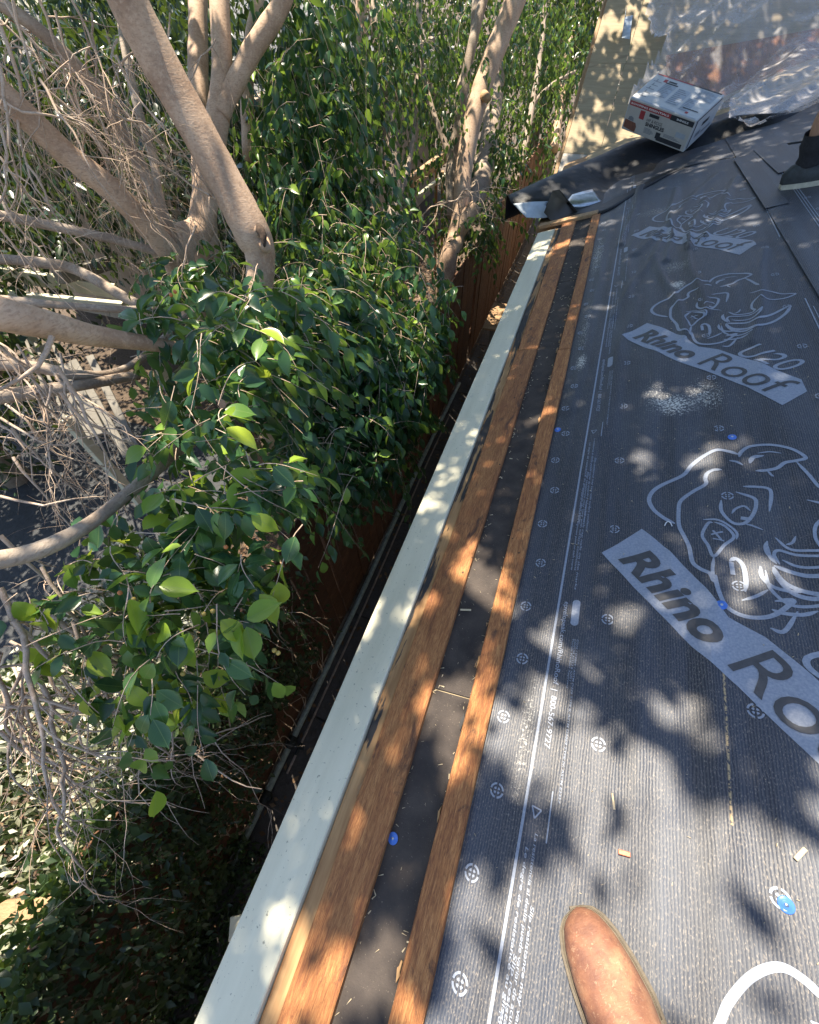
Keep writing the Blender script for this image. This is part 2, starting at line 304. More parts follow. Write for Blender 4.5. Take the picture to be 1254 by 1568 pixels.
def mk_bark(name, a, b, c, sc=1.0):
    t = NT(name); co = t.co((1, 1, 1)); n = t.noise(co, 5 * sc, 5); f = t.noise(co, 60 * sc, 5, .7); l = t.noise(t.co((1, 1, 3.2)), 48 * sc, 4, .6, .5)
    col = t.ramp(n, [(.28, a), (.5, b), (.74, c)]); col = t.mix(t.math('MULTIPLY', t.ramp(l, [(.48, (0, 0, 0)), (.66, (1, 1, 1))]), .6), col, a); col = t.mix(t.math('MULTIPLY', t.ramp(f, [(.5, (0, 0, 0)), (.65, (1, 1, 1))]), .5), col, c)
    col = t.mix(t.math('MULTIPLY', t.ramp(t.noise(co, 17, 4), [(.62, (0, 0, 0)), (.75, (1, 1, 1))]), .5), col, tuple(x * .35 for x in a))
    return t.done(t.bsdf(col, .8, bump=t.math('ADD', f, l), bstr=.33, bdist=.005))
M['bark'] = mk_bark('smooth_tan_bark', (.29, .18, .115), (.49, .335, .225), (.62, .46, .33))
M['barkgrey'] = mk_bark('smooth_grey_bark', (.18, .13, .095), (.33, .255, .19), (.46, .38, .30))
M['twig'] = mk_bark('dry_twig', (.28, .19, .13), (.50, .37, .27), (.66, .54, .43), 2.0)
def mk_leaf(name, stops, trans=.3, tcol=(.30, .45, .05), rough=.3):
    t = NT(name); g = t.n('NewGeometry'); oi = t.n('ObjectInfo')
    r = t.math('FRACT', t.math('ADD', g.outputs['Random Per Island'], oi.outputs['Random']))
    co = t.co((1, 1, 1), False); c = t.ramp(r, stops)
    c = t.mix(t.math('MULTIPLY', t.noise(co, 40, 3), .35), c, tuple(x * .55 for x in stops[0][1]))
    b = t.bsdf(c, rough, **{'Specular IOR Level': .5})
    tl = t.n('BsdfTranslucent', {0: t.mix(.55, c, tcol)}).outputs[0]
    mx = t.n('MixShader', {0: trans, 1: b, 2: tl}); return t.done(mx.outputs[0])
M['leaf'] = mk_leaf('ficus_leaf', [(0, (.020, .064, .033)), (.45, (.033, .098, .041)), (.80, (.058, .145, .045)), (.90, (.13, .26, .05)), (.96, (.30, .44, .055))])
def vein(m):
    t = m.node_tree; tc = t.nodes.new('ShaderNodeTexCoord'); sp = t.nodes.new('ShaderNodeSeparateXYZ'); t.links.new(tc.outputs['Object'], sp.inputs[0])
    def mth(op, a, b=0.0, c=None):
        n = t.nodes.new('ShaderNodeMath'); n.operation = op
        for k, v in enumerate((a, b) if c is None else (a, b, c)):
            if isinstance(v, bpy.types.NodeSocket): t.links.new(v, n.inputs[k])
            else: n.inputs[k].default_value = v
        return n.outputs[0]
    ax = mth('ABSOLUTE', sp.outputs[0]); mid = mth('LESS_THAN', ax, .011)
    sv = mth('LESS_THAN', mth('ABSOLUTE', mth('SINE', mth('MULTIPLY_ADD', sp.outputs[1], 34.0, mth('MULTIPLY', ax, -26.0)))), .13)
    f = mth('MAXIMUM', mth('MULTIPLY', mid, .6), mth('MULTIPLY', sv, .16))
    b = [n for n in t.nodes if n.type == 'BSDF_PRINCIPLED'][0]; src = b.inputs['Base Color'].links[0].from_socket
    mx = t.nodes.new('ShaderNodeMix'); mx.data_type = 'RGBA'; t.links.new(f, mx.inputs[0]); t.links.new(src, mx.inputs[6]); mx.inputs[7].default_value = (.22, .32, .10, 1); t.links.new(mx.outputs[2], b.inputs['Base Color']); return m
M['leafnear'] = vein(mk_leaf('near_ficus_leaf', [(0, (.028, .082, .042)), (.45, (.046, .125, .05)), (.75, (.085, .19, .055)), (.90, (.17, .31, .055)), (1, (.28, .42, .06))], rough=.22))
M['leafyoung'] = mk_leaf('young_ficus_leaf', [(0, (.17, .31, .035)), (.5, (.30, .45, .045)), (1, (.46, .55, .06))], .4, (.5, .6, .06))
vein(M['leafyoung'])
M['leafdark'] = mk_leaf('shaded_leaf', [(0, (.010, .026, .012)), (.5, (.018, .042, .017)), (.9, (.034, .066, .022)), (1, (.06, .10, .03))], .12)  # darker copy of the ficus leaf with shade put into the colour
M['ivy'] = mk_leaf('ivy_leaf', [(0, (.018, .038, .014)), (.5, (.03, .06, .022)), (.85, (.05, .09, .03)), (1, (.10, .14, .045))], .2, rough=.4)
M['litter'] = mk_leaf('fallen_leaf', [(0, (.10, .05, .025)), (.5, (.2, .11, .05)), (1, (.34, .22, .12))], .1, (.4, .2, .05), .7)
M['shiny'] = mk_leaf('glint_hedge_leaf', [(0, (.018, .03, .013)), (.42, (.035, .055, .02)), (.52, (.34, .35, .22)), (1, (.72, .72, .60))], .2, rough=.3)  # the pale part of the ramp is sun glints put into leaf colour
def mk_ground(name, a, b, sc):
    t = NT(name); co = t.co((1, 1, 1), False); n = t.noise(co, sc, 8, .7); m = t.noise(co, .6, 4)
    c = t.ramp(n, [(.3, a), (.7, b)]); c = t.mix(t.math('MULTIPLY', m, .4), c, a)
    return t.done(t.bsdf(c, .95, bump=n, bstr=.8, bdist=.03))
M['ground'] = mk_ground('leaf_strewn_soil', (.045, .032, .022), (.15, .105, .07), 24)
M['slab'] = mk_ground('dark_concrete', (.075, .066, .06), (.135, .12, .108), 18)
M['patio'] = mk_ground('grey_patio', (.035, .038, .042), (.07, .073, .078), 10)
M['stucco'] = plain('beige_stucco', (.42, .33, .25), .9, .12, 5, .6)
M['housewall'] = plain('house_stucco', (.45, .40, .33), .9, .1, 5, .6)
M['cream'] = plain('cream_painted_wood', (.62, .58, .42), .6, .12, 8, .2)
M['greypaint'] = plain('grey_weathered_wood', (.16, .145, .12), .75, .25, 10, .3)
M['roofgravel'] = plain('grey_shingle', (.14, .14, .145), .95, .35, 60, .8)
M['glass'] = plain('window_glass', (.03, .035, .04), .08, .1, 3, .0)
M['pipegreen'] = plain('grey_green_pipe', (.34, .40, .35), .5, .3, 30, .2); M['copper'] = plain('thin_pipe', (.34, .27, .22), .5, .3, 30, .2); M['fitting'] = plain('dark_fitting', (.02, .025, .02), .5, .2, 30, .2)
M['scar'] = plain('bark_scar', (.06, .038, .026), .95, .5, 60, .8)
M['fig'] = plain('fig_yellow', (.50, .36, .09), .45, .2, 60, .1); M['figred'] = plain('fig_orange', (.50, .17, .05), .45, .2, 60, .1)
M['paper'] = plain('paper', (.68, .68, .68), .7, .05, 30, .05)
M['skin'] = plain('skin', (.42, .24, .16), .5, .08, 20, .08); M['sock'] = plain('black_sock', (.022, .022, .026), .9, .3, 90, .4)
M['shoe'] = plain('black_shoe', (.03, .036, .04), .6, .35, 40, .3); M['shoesole'] = plain('pale_shoe_edge', (.50, .47, .38), .6, .15, 40, .1)
M['shorts'] = plain('dark_work_shorts', (.045, .05, .06), .85, .2, 40, .3); M['shirt'] = plain('grey_work_shirt', (.18, .19, .2), .85, .15, 40, .3); M['hair'] = plain('dark_hair', (.02, .016, .013), .5, .3, 60, .3)

# ------------------------------------------------------------------ setting: ground, walkway
def sheet(name, x0, x1, y0, y1, z, mat, nx=2, ny=2, amp=0.0):
    xs = np.linspace(x0, x1, nx); ys = np.linspace(y0, y1, ny); X, Y = np.meshgrid(xs, ys); Z = np.full_like(X, z)
    if amp: Z = Z + amp * np.array([[mnoise.noise(Vector((a * .9, b * .9, 3.3))) for a in xs] for b in ys])
    V = np.stack([X, Y, Z], -1).reshape(-1, 3); i, j = np.meshgrid(np.arange(nx - 1), np.arange(ny - 1)); a = (j * nx + i).ravel()
    return mesh_np(name, V, [np.stack([a, a + 1, a + nx + 1, a + nx], -1)], mat)
tag(obj('ground', sheet('ground', -120, 120, -120, 160, 0.0, M['ground'])), kind='structure')
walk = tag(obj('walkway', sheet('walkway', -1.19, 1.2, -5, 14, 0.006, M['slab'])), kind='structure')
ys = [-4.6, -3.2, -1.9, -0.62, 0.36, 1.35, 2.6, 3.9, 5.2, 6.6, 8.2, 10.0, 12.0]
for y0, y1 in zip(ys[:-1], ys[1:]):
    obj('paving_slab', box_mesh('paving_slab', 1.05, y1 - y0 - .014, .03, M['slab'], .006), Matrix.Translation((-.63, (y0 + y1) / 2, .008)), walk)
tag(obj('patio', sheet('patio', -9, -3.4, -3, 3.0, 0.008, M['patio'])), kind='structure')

# ------------------------------------------------------------------ the house we stand on
house = thing('house', (2.5, 2, 0), 'low house being reroofed, bare boards and plywood along its eave', 'house')
obj('wall', box_mesh('wall', .2, 15, 2.55, M['housewall'], 0), Matrix.Translation((.35, 2.5, 0)), house)
obj('gable_wall', box_mesh('gable_wall', 6, .2, 2.2, M['housewall'], 0), Matrix.Translation((3.1, -4.6, 0)), house)
def rbox(name, u0, u1, v0, v1, w0, w1, mat, parent, bevel=.002, cuts=0, jit=0.0, frame=RF, rz=0.0):
    me = box_mesh(name, u1 - u0, v1 - v0, w1 - w0, mat, bevel, cuts, jit)
    return obj(name, me, frame @ Matrix.Translation(((u0 + u1) / 2, (v0 + v1) / 2, w0)) @ Matrix.Rotation(rz, 4, 'Z'), parent)
rbox('roof_deck', -.165, 6.2, -5, 7.6, -.02, -.002, M['plywood'], house)
for k in range(9): rbox('rafter', -.15, 1.2, -4.5 + k * 1.05, -4.45 + k * 1.05, -.14, -.022, M['rawwood'], house)
rbox('fascia_board', -.347, -.212, -4.0, 4.02, -.026, .019, M['white'], house, .003, 40, .0022)
rbox('fascia_backing', -.30, -.168, -4.0, 4.06, -.10, -.028, M['rawwood'], house)
rbox('edge_strip', -.2105, -.1665, -4.0, 4.05, -.02, .006, M['edge'], house, .002, 60, .004)
rbox('sheathing_board', -.164, -.055, -4.0, 2.142, 0, .020, M['lath'], house, .003, 50, .0035)
rbox('sheathing_board', -.161, -.057, 2.149, 4.10, 0, .019, M['lath'], house, .003, 30, .004, rz=.002)
rbox('sheathing_board', .057, .121, -4.0, 2.10, 0, .020, M['lath'], house, .003, 50, .0035)
rbox('sheathing_board', .060, .120, 2.106, 4.12, 0, .019, M['lath'], house, .003, 30, .004)
for v0, v1 in ((-4, .297), (.301, 2.985), (2.99, 4.2)): rbox('felt_strip', -.062, .064, v0, v1, -.0015, .003, M['felt'], house, .0008)
rbox('end_batten', -.36, .10, 4.13, 4.20, .004, .03, M['rawwood'], house, .003, rz=-.05)
rbox('end_board', -.40, .05, 4.22, 6.3, -.04, -.006, M['rawwood'], house, .003)
# loose splinters along the board edges
def splinter(n, region, mat, L=(.01, .035), parent=None, name='splinters', frame=RF):
    parts = []
    for _ in range(n):
        u, v, w = region(); l = random.uniform(*L); a = random.uniform(0, math.tau); wd = l * random.uniform(.08, .3); h = random.uniform(.0006, .003)
        e = np.array([math.cos(a), math.sin(a), random.uniform(-.06, .15)]) * l / 2; s = np.array([-math.sin(a), math.cos(a), 0]) * wd / 2; c = np.array([u, v, w + h])
        q = [c - e - s, c + e - s * .4, c + e + s * .4, c - e + s]; V = np.vstack([q, [x - np.array([0, 0, h]) for x in q]])
        parts.append((V, [np.array([[0, 1, 2, 3], [0, 4, 5, 1], [1, 5, 6, 2], [2, 6, 7, 3], [3, 7, 4, 0]])]))
    V, F = join(parts); o = obj(name, mesh_np(name, V, F, mat), frame, parent); return o
tag(splinter(300, lambda: (random.choice([random.gauss(-.046, .006), random.gauss(.05, .006), random.uniform(-.05, .055)]), random.uniform(-.6, 4.1) ** 1.0, .0035), M['chip'], (.003, .013)),
    'tiny pale wood splinters scattered on the dark felt between the boards', 'splinters', kind='stuff')
tag(splinter(420, lambda: (random.uniform(.14, 1.3), random.uniform(-.45, 4.6), .007), M['chip'], (.002, .008)),
    'fine sawdust flecks strewn over the printed membrane', 'sawdust', kind='stuff')

# torn backing flakes along the inner board
for k in range(26):
    v = random.uniform(-.4, 3.9); s = random.choice([-.165, .056]); parts = []
    n = random.randint(5, 8); ang = np.sort(np.array([random.uniform(0, math.tau) for _ in range(n)])); r = np.array([random.uniform(.4, 1) for _ in range(n)])
    top = np.stack([np.cos(ang) * r * random.uniform(.004, .010), np.sin(ang) * r * random.uniform(.01, .035), np.full(n, .004)], -1); bot = top.copy(); bot[:, 2] = 0
    V = np.vstack([top, bot]); i = np.arange(n); j = (i + 1) % n
    me = bpy.data.meshes.new('paper_flake'); me.from_pydata([tuple(x) for x in V], [], [tuple(range(n))] + [(int(n + a), int(n + b), int(b), int(a)) for a, b in zip(i, j)]); me.materials.append(M['edge'] if random.random() < .4 else M['rawwood'])
    obj('paper_flake', me, RF @ Matrix.Translation((s - .006, v, .0035)), house)

# far wing: plywood panels rising away
def fbox(name, a0, a1, b0, b1, w0, w1, mat, bevel=.002): return rbox(name, a0, a1, b0, b1, w0, w1, mat, house, bevel, frame=FF)
SEAM = [(-.75, 0.0), (.004, 1.205), (1.209, 2.41), (2.414, 3.62), (3.624, 4.8)]
for r, (b0, b1) in enumerate(SEAM):
    cols = [(-.43, -.022), (-.018, 2.40), (2.404, 4.84)] if r % 2 == 0 else [(-.43, -.035), (-.031, 1.20), (1.204, 3.6)]
    for a0, a1 in cols: fbox('plywood_panel', a0, a1, b0, b1, -.016, 0, M['plygrey'] if (r == 0 and a0 < 0) else M['plywood'])
fbox('barge_board', -.475, -.437, -.9, 4.8, -.20, -.03, M['rawwood'])
obj('far_wall', box_mesh('far_wall', .2, 6, 2.6, M['housewall'], 0), Matrix.Translation((-.2, 9.6, 0)), house)

# ------------------------------------------------------------------ underlayment with its print
RIDGES = [(.28, 1.2, .40, 2.6, .006, .02), (.45, -.4, .42, .8, .005, .03), (.9, -.2, .86, 1.0, .005, .03), (.3, 2.4, .55, 3.4, .007, .018), (.85, 2.0, 1.0, 2.9, .007, .02), (.75, 3.2, 1.0, 4.2, .010, .02), (.3, 3.4, .4, 4.6, .009, .02), (.52, .2, .55, .9, .004, .02), (.335, -.6, .36, 4.0, .0045, .022), (.47, .2, .50, 2.2, .004, .03), (.60, .1, .69, 1.45, .005, .025), (.63, 2.1, .50, 3.1, .010, .018), (.70, 2.3, .66, 3.3, .009, .016), (.66, 3.1, .78, 3.9, .010, .02), (.56, 3.0, .62, 4.3, .010, .018), (.18, 1.6, .20, 4.1, .006, .03), (.40, 3.2, .9, 4.4, .008, .03), (.86, 1.7, .95, 3.0, .004, .03), (.24, -.5, .25, 4.1, .002, .02), (.78, -.3, .80, 1.3, .003, .04)]
def hmem(u, v):
    u = np.asarray(u, float); v = np.asarray(v, float)
    h = .0012 * np.sin(u * 17 + 1.3 * np.sin(v * 2.1)) * np.sin(v * 3.1 + u * 4) + .0008 * np.sin(u * 41 + v * 2.2)
    for u0, v0, u1, v1, a, w in RIDGES:
        du, dv = u1 - u0, v1 - v0; t = np.clip(((u - u0) * du + (v - v0) * dv) / (du * du + dv * dv), 0, 1)
        a = a * np.where(v > 1.4, 1.7, 1.2)
        d = np.hypot(u - u0 - t * du + .012 * np.sin(v * 7 + u0 * 90), v - v0 - t * dv); h = h + a * np.exp(-(d / w) ** 2)
    return h + .005
def grid_sheet(name, u0, u1, v0, v1, step_u, step_v, hf, mat, edge=None):
    us = np.arange(u0, u1 + 1e-6, step_u); vs = np.arange(v0, v1 + 1e-6, step_v); U, Vv = np.meshgrid(us, vs)
    if edge is not None: U = U + edge(U, Vv)
    V = np.stack([U, Vv, hf(U, Vv)], -1).reshape(-1, 3); nx = len(us); i, j = np.meshgrid(np.arange(nx - 1), np.arange(len(vs) - 1)); a = (j * nx + i).ravel()
    return mesh_np(name, V, [np.stack([a, a + 1, a + nx + 1, a + nx], -1)], mat, True)
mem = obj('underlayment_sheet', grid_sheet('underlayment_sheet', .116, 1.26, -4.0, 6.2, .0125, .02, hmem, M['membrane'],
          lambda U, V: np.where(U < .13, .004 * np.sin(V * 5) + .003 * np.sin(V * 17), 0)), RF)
tag(mem, 'dark blue printed roofing underlayment rolled out beside the bare boards', 'underlayment')
def hmem2(u, v): return hmem(u, v) * .6 + .007 + .004 * np.exp(-((u - 1.13) / .05) ** 2)
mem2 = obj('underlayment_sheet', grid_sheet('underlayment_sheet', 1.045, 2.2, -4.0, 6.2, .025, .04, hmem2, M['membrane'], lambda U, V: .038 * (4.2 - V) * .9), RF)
tag(mem2, 'second course of dark underlayment lapped over the first, under the black shoe', 'underlayment')

def drape(bm, step=.04, lift=.0012, hf=None):
    """cut flat print into strips and lay it on the membrane"""
    hf = hf or hmem
    co = np.array([v.co[:] for v in bm.verts]); lo, hi = co.min(0), co.max(0)
    for ax in (0, 1):
        k = math.floor(lo[ax] / step) + 1
        while k * step < hi[ax]:
            no = Vector((1, 0, 0)) if ax == 0 else Vector((0, 1, 0)); pc = no * (k * step)
            bmesh.ops.bisect_plane(bm, geom=bm.verts[:] + bm.edges[:] + bm.faces[:], plane_co=pc, plane_no=no); k += 1
    bmesh.ops.triangulate(bm, faces=bm.faces[:])
    for v in bm.verts: v.co.z = float(hf(v.co.x, v.co.y)) + lift
def up_faces(bm):
    bm.normal_update()
    for f in bm.faces:
        if f.normal.z < 0: f.normal_flip()
def ribbon(bm, pts, w, n=None):
    pts = np.asarray(pts, float); k = len(pts); C = catmull(pts, n or max(2, (k - 1) * 7 + 1)); T = np.gradient(C, axis=0); T /= np.linalg.norm(T, axis=1)[:, None] + 1e-9
    Nn = np.stack([-T[:, 1], T[:, 0]], -1); ww = np.full(len(C), w / 2); m = len(C)
    if k > 2: ww = ww * np.clip(np.minimum(np.arange(m) + 1.5, m - np.arange(m) + .5) / 5, .25, 1)
    L = [bm.verts.new((*p, 0)) for p in C + Nn * ww[:, None]]; R = [bm.verts.new((*p, 0)) for p in C - Nn * ww[:, None]]
    for i in range(m - 1): bm.faces.new((L[i], R[i], R[i + 1], L[i + 1]))
def text_bm(s, size, bold=0.0, shear=0.0, spacing=1.0, outline=0.0):
    cu = bpy.data.curves.new('txt', 'FONT'); cu.body = s; cu.size = size; cu.offset = bold; cu.shear = shear; cu.space_character = spacing; cu.resolution_u = 4; cu.fill_mode = 'FRONT'
    o = bpy.data.objects.new('txt', cu); COL.objects.link(o); dg = bpy.context.evaluated_depsgraph_get(); me = bpy.data.meshes.new_from_object(o.evaluated_get(dg))
    bm = bmesh.new(); bm.from_mesh(me); bpy.data.objects.remove(o); bpy.data.curves.remove(cu); bpy.data.meshes.remove(me); return bm
def place2d(bm, org, e, n, width=None, height=None):
    co = np.array([v.co[:] for v in bm.verts]); lo, hi = co.min(0), co.max(0)
    sx = width / (hi[0] - lo[0]) if width else 1.0; sy = height / (hi[1] - lo[1]) if height else sx
    for v in bm.verts:
        x, y = (v.co.x - lo[0]) * sx, (v.co.y - lo[1]) * sy; v.co = Vector((org[0] + e[0] * x + n[0] * y, org[1] + e[1] * x + n[1] * y, 0))
def merge(bms):
    out = bmesh.new()
    for b in bms:
        me = bpy.data.meshes.new('t'); b.to_mesh(me); b.free(); out.from_mesh(me); bpy.data.meshes.remove(me)
    return out
E1 = (.65, -.76); N1 = (.76, .65)
def make_logo(v0, parent, umax=9.0):
    out = []
    b = bmesh.new()
    for w, pts in STROKES: ribbon(b, pts, w * .00142)
    up_faces(b); head = b
    b = bmesh.new(); pts = [(.352, .0), (.462, .111), (.537, .030), (.62, -.085), (.665, -.165), (.735, -.205), (.80, -.275), (.965, -.466), (.969, -.541), (.89, -.618), (.802, -.491), (.67, -.348), (.581, -.267), (.46, -.13)]
    f = b.faces.new([b.verts.new((*p, 0)) for p in pts]); bmesh.ops.triangulate(b, faces=[f]); up_faces(b); ban = b
    u20 = text_bm('U20', .1, .0, .25); place2d(u20, (.785, -.255), E1, N1, .215, .10); up_faces(u20)
    rh = text_bm('Rhino', .1, .004, .22); place2d(rh, (.398, -.020), E1, N1, .325, .095); up_faces(rh)
    ro = text_bm('Roof', .1, .0, .12); place2d(ro, (.650, -.300), E1, N1, .345, .114); up_faces(ro)
    for nm, bb, mat, lift in (('logo_print', merge([head, ban, u20]), M['print'], .0013), ('logo_lettering', merge([rh, ro]), M['printdark'], .0027)):
        for v in bb.verts: v.co.y += v0
        if umax < 9: bmesh.ops.bisect_plane(bb, geom=bb.verts[:] + bb.edges[:] + bb.faces[:], plane_co=(umax, 0, 0), plane_no=(1, 0, 0), clear_outer=True)
        drape(bb, .02, lift); obj(nm, bm_mesh(nm, bb, mat), RF, parent)
for k in range(-2, 3): make_logo(.836 + 1.34 * k + (.036 if k == -1 else 0), mem, 1.075)
# lone fragment on the black fold's edge shows the end of the next logo
def mark(b, u, v, r=.0165):
    for q in range(4):
        a0 = q * math.pi / 2 + .16; a1 = (q + 1) * math.pi / 2 - .16
        for r0, r1 in ((r * .74, r), (r * .2, r * .48)):
            A = np.linspace(a0 + (0 if r0 > r * .5 else .2), a1 - (0 if r0 > r * .5 else .2), 6)
            I = [b.verts.new((u + r0 * math.cos(a), v + r0 * math.sin(a), 0)) for a in A]; O = [b.verts.new((u + r1 * math.cos(a), v + r1 * math.sin(a), 0)) for a in A]
            for i in range(5): b.faces.new((I[i], O[i], O[i + 1], I[i + 1]))
b = bmesh.new(); mark(b, 0, 0); up_faces(b); MARK = bm_mesh('nail_mark', b, M['print'])
def put_mark(u, v, parent, hf): obj('nail_mark', MARK, RF @ Matrix.Translation((u, v, float(hf(u, v)) + .002)), parent)
for k in range(-6, 21):
    v = .608 + k * .1655; put_mark(.154 if k % 2 == 0 else .173, v, mem, hmem)
    if k % 2 == 0:
        put_mark(.383, v, mem, hmem); put_mark(.696, v - .167, mem, hmem); put_mark(1.0, v, mem, hmem)
b = bmesh.new()
us = lambda v: .240 + .012 * v
ribbon(b, [(us(-1.2), -1.2), (us(4.6), 4.6)], .0062, 60)
for k in range(-1, 4):
    o = 1.34 * k
    t = text_bm('epvelopeak.com/RhinoRoof  |  800-567-9727', .1, .001); place2d(t, (us(.64 + o) + .012, .645 + o), (0, -1), (1, 0), .41, .0175); b = merge([b, t])
    for j, (s, v, w) in enumerate((('La resistencia al desliz puede variar de acuerdo a las condiciones', .06, .44), ('Slip resistance may vary with surface conditions', -.06, .36), ('Le degre de resistance au glissement peut varier', .03, .42), ('Florida Product Approval', .53, .14), ('CAN/CSA A123.3 & A220.1', .53, .12), ('D226 / D4869 / ASTM D226 TYPE II, ASTM D4869 TYPE IV, ASTM E2357', .53, .40), ('To use as reference and alignment point on each course', 1.12, .36), ('Slip resistance may vary with surface conditions', 1.20, .44), ('Install with cap nails on the marks', 1.05, .36))):
        un = {0: .0275, 1: .040, 2: .0125, 3: .050, 4: .0565, 5: .063, 6: .012, 7: .0215, 8: .031}[j]
        if j < 3 or j > 5: hgt = .0088
        else: hgt = .0052
        t = text_bm(s, .1, .0008, .15); place2d(t, (us(v + o) + un, v + o), (0, -1), (1, 0), w, hgt); b = merge([b, t])
    c = us(.6 + o) + .050   # rounded tab
    pts = [(c + .011 * math.cos(a), (.645 if math.sin(a) > 0 else .582) + o + .011 * math.sin(a)) for a in np.linspace(0, math.tau, 20, endpoint=False)]
    b.faces.new([b.verts.new((*p, 0)) for p in pts])
    tri = [(us(.1 + o) + .025 + .012 * math.cos(a), .10 + o + .014 * math.sin(a)) for a in (0.4, 2.5, 4.6, 6.68)]
    for i in range(3): ribbon(b, [tri[i], tri[i + 1]], .003)
    ribbon(b, [(us(.1 + o) + .055, .15 + o), (us(.06 + o) + .055, .05 + o)], .003)
    # far edge of the roll: triple line and tab
    ribbon(b, [(1.068, .98 + o), (1.075, .35 + o)], .005); ribbon(b, [(1.083, .9 + o), (1.09, .4 + o)], .003)
up_faces(b); drape(b, .05, .0013); obj('edge_lettering', bm_mesh('edge_lettering', b, M['print']), RF, mem)
b = bmesh.new()
for du in (.16, .172, .184): ribbon(b, [(1.05 + du, 4.4), (1.14 + du, -.5)], .004, 40)
up_faces(b); drape(b, .06, .0015, hmem2); obj('edge_lettering', bm_mesh('edge_lettering', b, M['print']), RF, mem2)
for k in range(14): put_mark(1.26 + (k % 2) * .02 - .0045 * k * .15, 3.9 - k * .2, mem2, hmem2)

# two offcut strips of membrane laid over the lap
def offcut(label, u0, u1, v0, v1, w, rz):
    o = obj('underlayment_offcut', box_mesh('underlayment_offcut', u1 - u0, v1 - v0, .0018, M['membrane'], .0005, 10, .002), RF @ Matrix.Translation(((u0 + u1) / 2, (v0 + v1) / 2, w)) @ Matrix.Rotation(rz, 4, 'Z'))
    return tag(o, label, 'offcut')
offcut('long narrow grey offcut strip laid across the membrane lap, clear of the shoe', 1.035, 1.145, 3.46, 4.62, .0165, .045)
offcut('shorter offcut strip with printed lines tucked beside the worker\'s ankle', 1.165, 1.345, 4.04, 4.72, .0160, .09)

# ------------------------------------------------------------------ cap nails
def cap_nail(u, v, label, h=None, rz=0):
    z = float(hmem(u, v)) + .001 if h is None else h
    prof = [(.0127, 0), (.0129, .0012), (.0118, .0022), (.0085, .0018), (.008, .0026), (.0055, .0024), (.0048, .0034), (.0001, .0036)]
    A = np.linspace(0, math.tau, 20, endpoint=False); V = np.array([(r * math.cos(a), r * math.sin(a), hh) for r, hh in prof for a in A]); n = len(A)
    i = np.arange(len(prof) - 1)[:, None] * n; j = np.arange(n)[None, :]; jn = (j + 1) % n
    F = np.stack([i + j, i + jn, i + n + jn, i + n + j], -1).reshape(-1, 4)
    t = link(bpy.data.objects.new('cap_nail', None), RF @ Matrix.Translation((u, v, z)) @ Matrix.Rotation(.12, 4, 'X')); tag(t, label, 'cap nail', 'blue cap nails')
    obj('plastic_cap', mesh_np('plastic_cap', V, [F], M['blue'], True), MW[t.name], t)
    hv, hf = tube([(0, 0, .003), (0, 0, .0046)], [.0036, .003], 10); obj('nail_head', mesh_np('nail_head', hv, hf, M['steel']), MW[t.name], t)
cap_nail(-.044, -.061, 'blue plastic cap nail on the dark felt between the bare boards', .0035)
cap_nail(.703, .104, 'blue cap nail half covering a printed ring, near the leather boot')
cap_nail(.732, 1.389, 'blue cap nail on the membrane above a printed ear')
cap_nail(.652, .703, 'blue cap nail in the printed jaw beside the banner')
cap_nail(.138, 1.462, 'blue cap nail at the membrane edge against the inner board')

# small litter on the membrane
def bit(name, u, v, l, w, h, rz, mat, label, cat, tilt=.08):
    o = obj(name, box_mesh(name, l, w, h, mat, min(h, w) * .2, 3, w * .2), RF @ Matrix.Translation((u, v, float(hmem(max(u, .14), v)) + .001)) @ Matrix.Rotation(rz, 4, 'Z') @ Matrix.Rotation(tilt, 4, 'Y')); return tag(o, label, cat)
bit('plastic_shard', .445, .086, .022, .0085, .005, .1, M['orange'], 'small orange plastic shard on the sunlit membrane beyond the boot', 'shard')
bit('wood_splinter', .735, .19, .03, .007, .003, .9, M['chip'], 'pale wood splinter lying near the cap nail by the boot', 'splinter')
bit('wood_splinter', .418, .17, .004, .03, .002, .2, M['chip'], 'thin straw coloured sliver in the shade edge past the boot', 'splinter')
bit('wood_splinter', -.03, .56, .035, .006, .003, .2, M['chip'], 'pale splinter lying across the felt strip between the boards', 'splinter')
V, F = [], []
for s in (-1, 1):
    v, f = tube(catmull([(0, 0, 0), (.006 * s, -.008, .002), (.010 * s, -.02, .001)], 8), np.full(8, .0016), 6); V.append((v, f))
vv, ff = join(V); tag(obj('wire_staple', mesh_np('wire_staple', vv, ff, M['paper']), RF @ Matrix.Translation((.535, .985, float(hmem(.535, .985)) + .002))), 'tiny white V shaped scrap on the membrane inside the printed ear', 'scrap')

# ------------------------------------------------------------------ black folded sheet, metal offcuts
def loft(rows, nu, nv):
    rows = [catmull(r, nu) for r in rows]; A = np.array(rows); out = np.array([catmull(A[:, i], nv) for i in range(nu)])   # (nu,nv,3)
    return out.transpose(1, 0, 2)
def grid_mesh(name, Gd, mat, smooth=True, thick=0.0):
    nv, nu, _ = Gd.shape; V = Gd.reshape(-1, 3); i, j = np.meshgrid(np.arange(nu - 1), np.arange(nv - 1)); a = (j * nu + i).ravel()
    V, mw = recenter(V); me = mesh_np(name, V, [np.stack([a, a + 1, a + nu + 1, a + nu], -1)], mat, smooth); o = obj(name, me, mw)
    if thick:
        md = o.modifiers.new('thickness', 'SOLIDIFY'); md.thickness = thick; md.offset = 0
    return o
def RD(px, py, k=1.0, lift=.02): return P(px, py, roof_depth(px, py) * k - lift)
front = [RD(806, 333, .985), RD(838, 335, .995), RD(880, 332), RD(922, 327, .998), RD(975, 296), RD(1035, 263), RD(1085, 247), RD(1130, 240), RD(1190, 226), RD(1262, 212)]
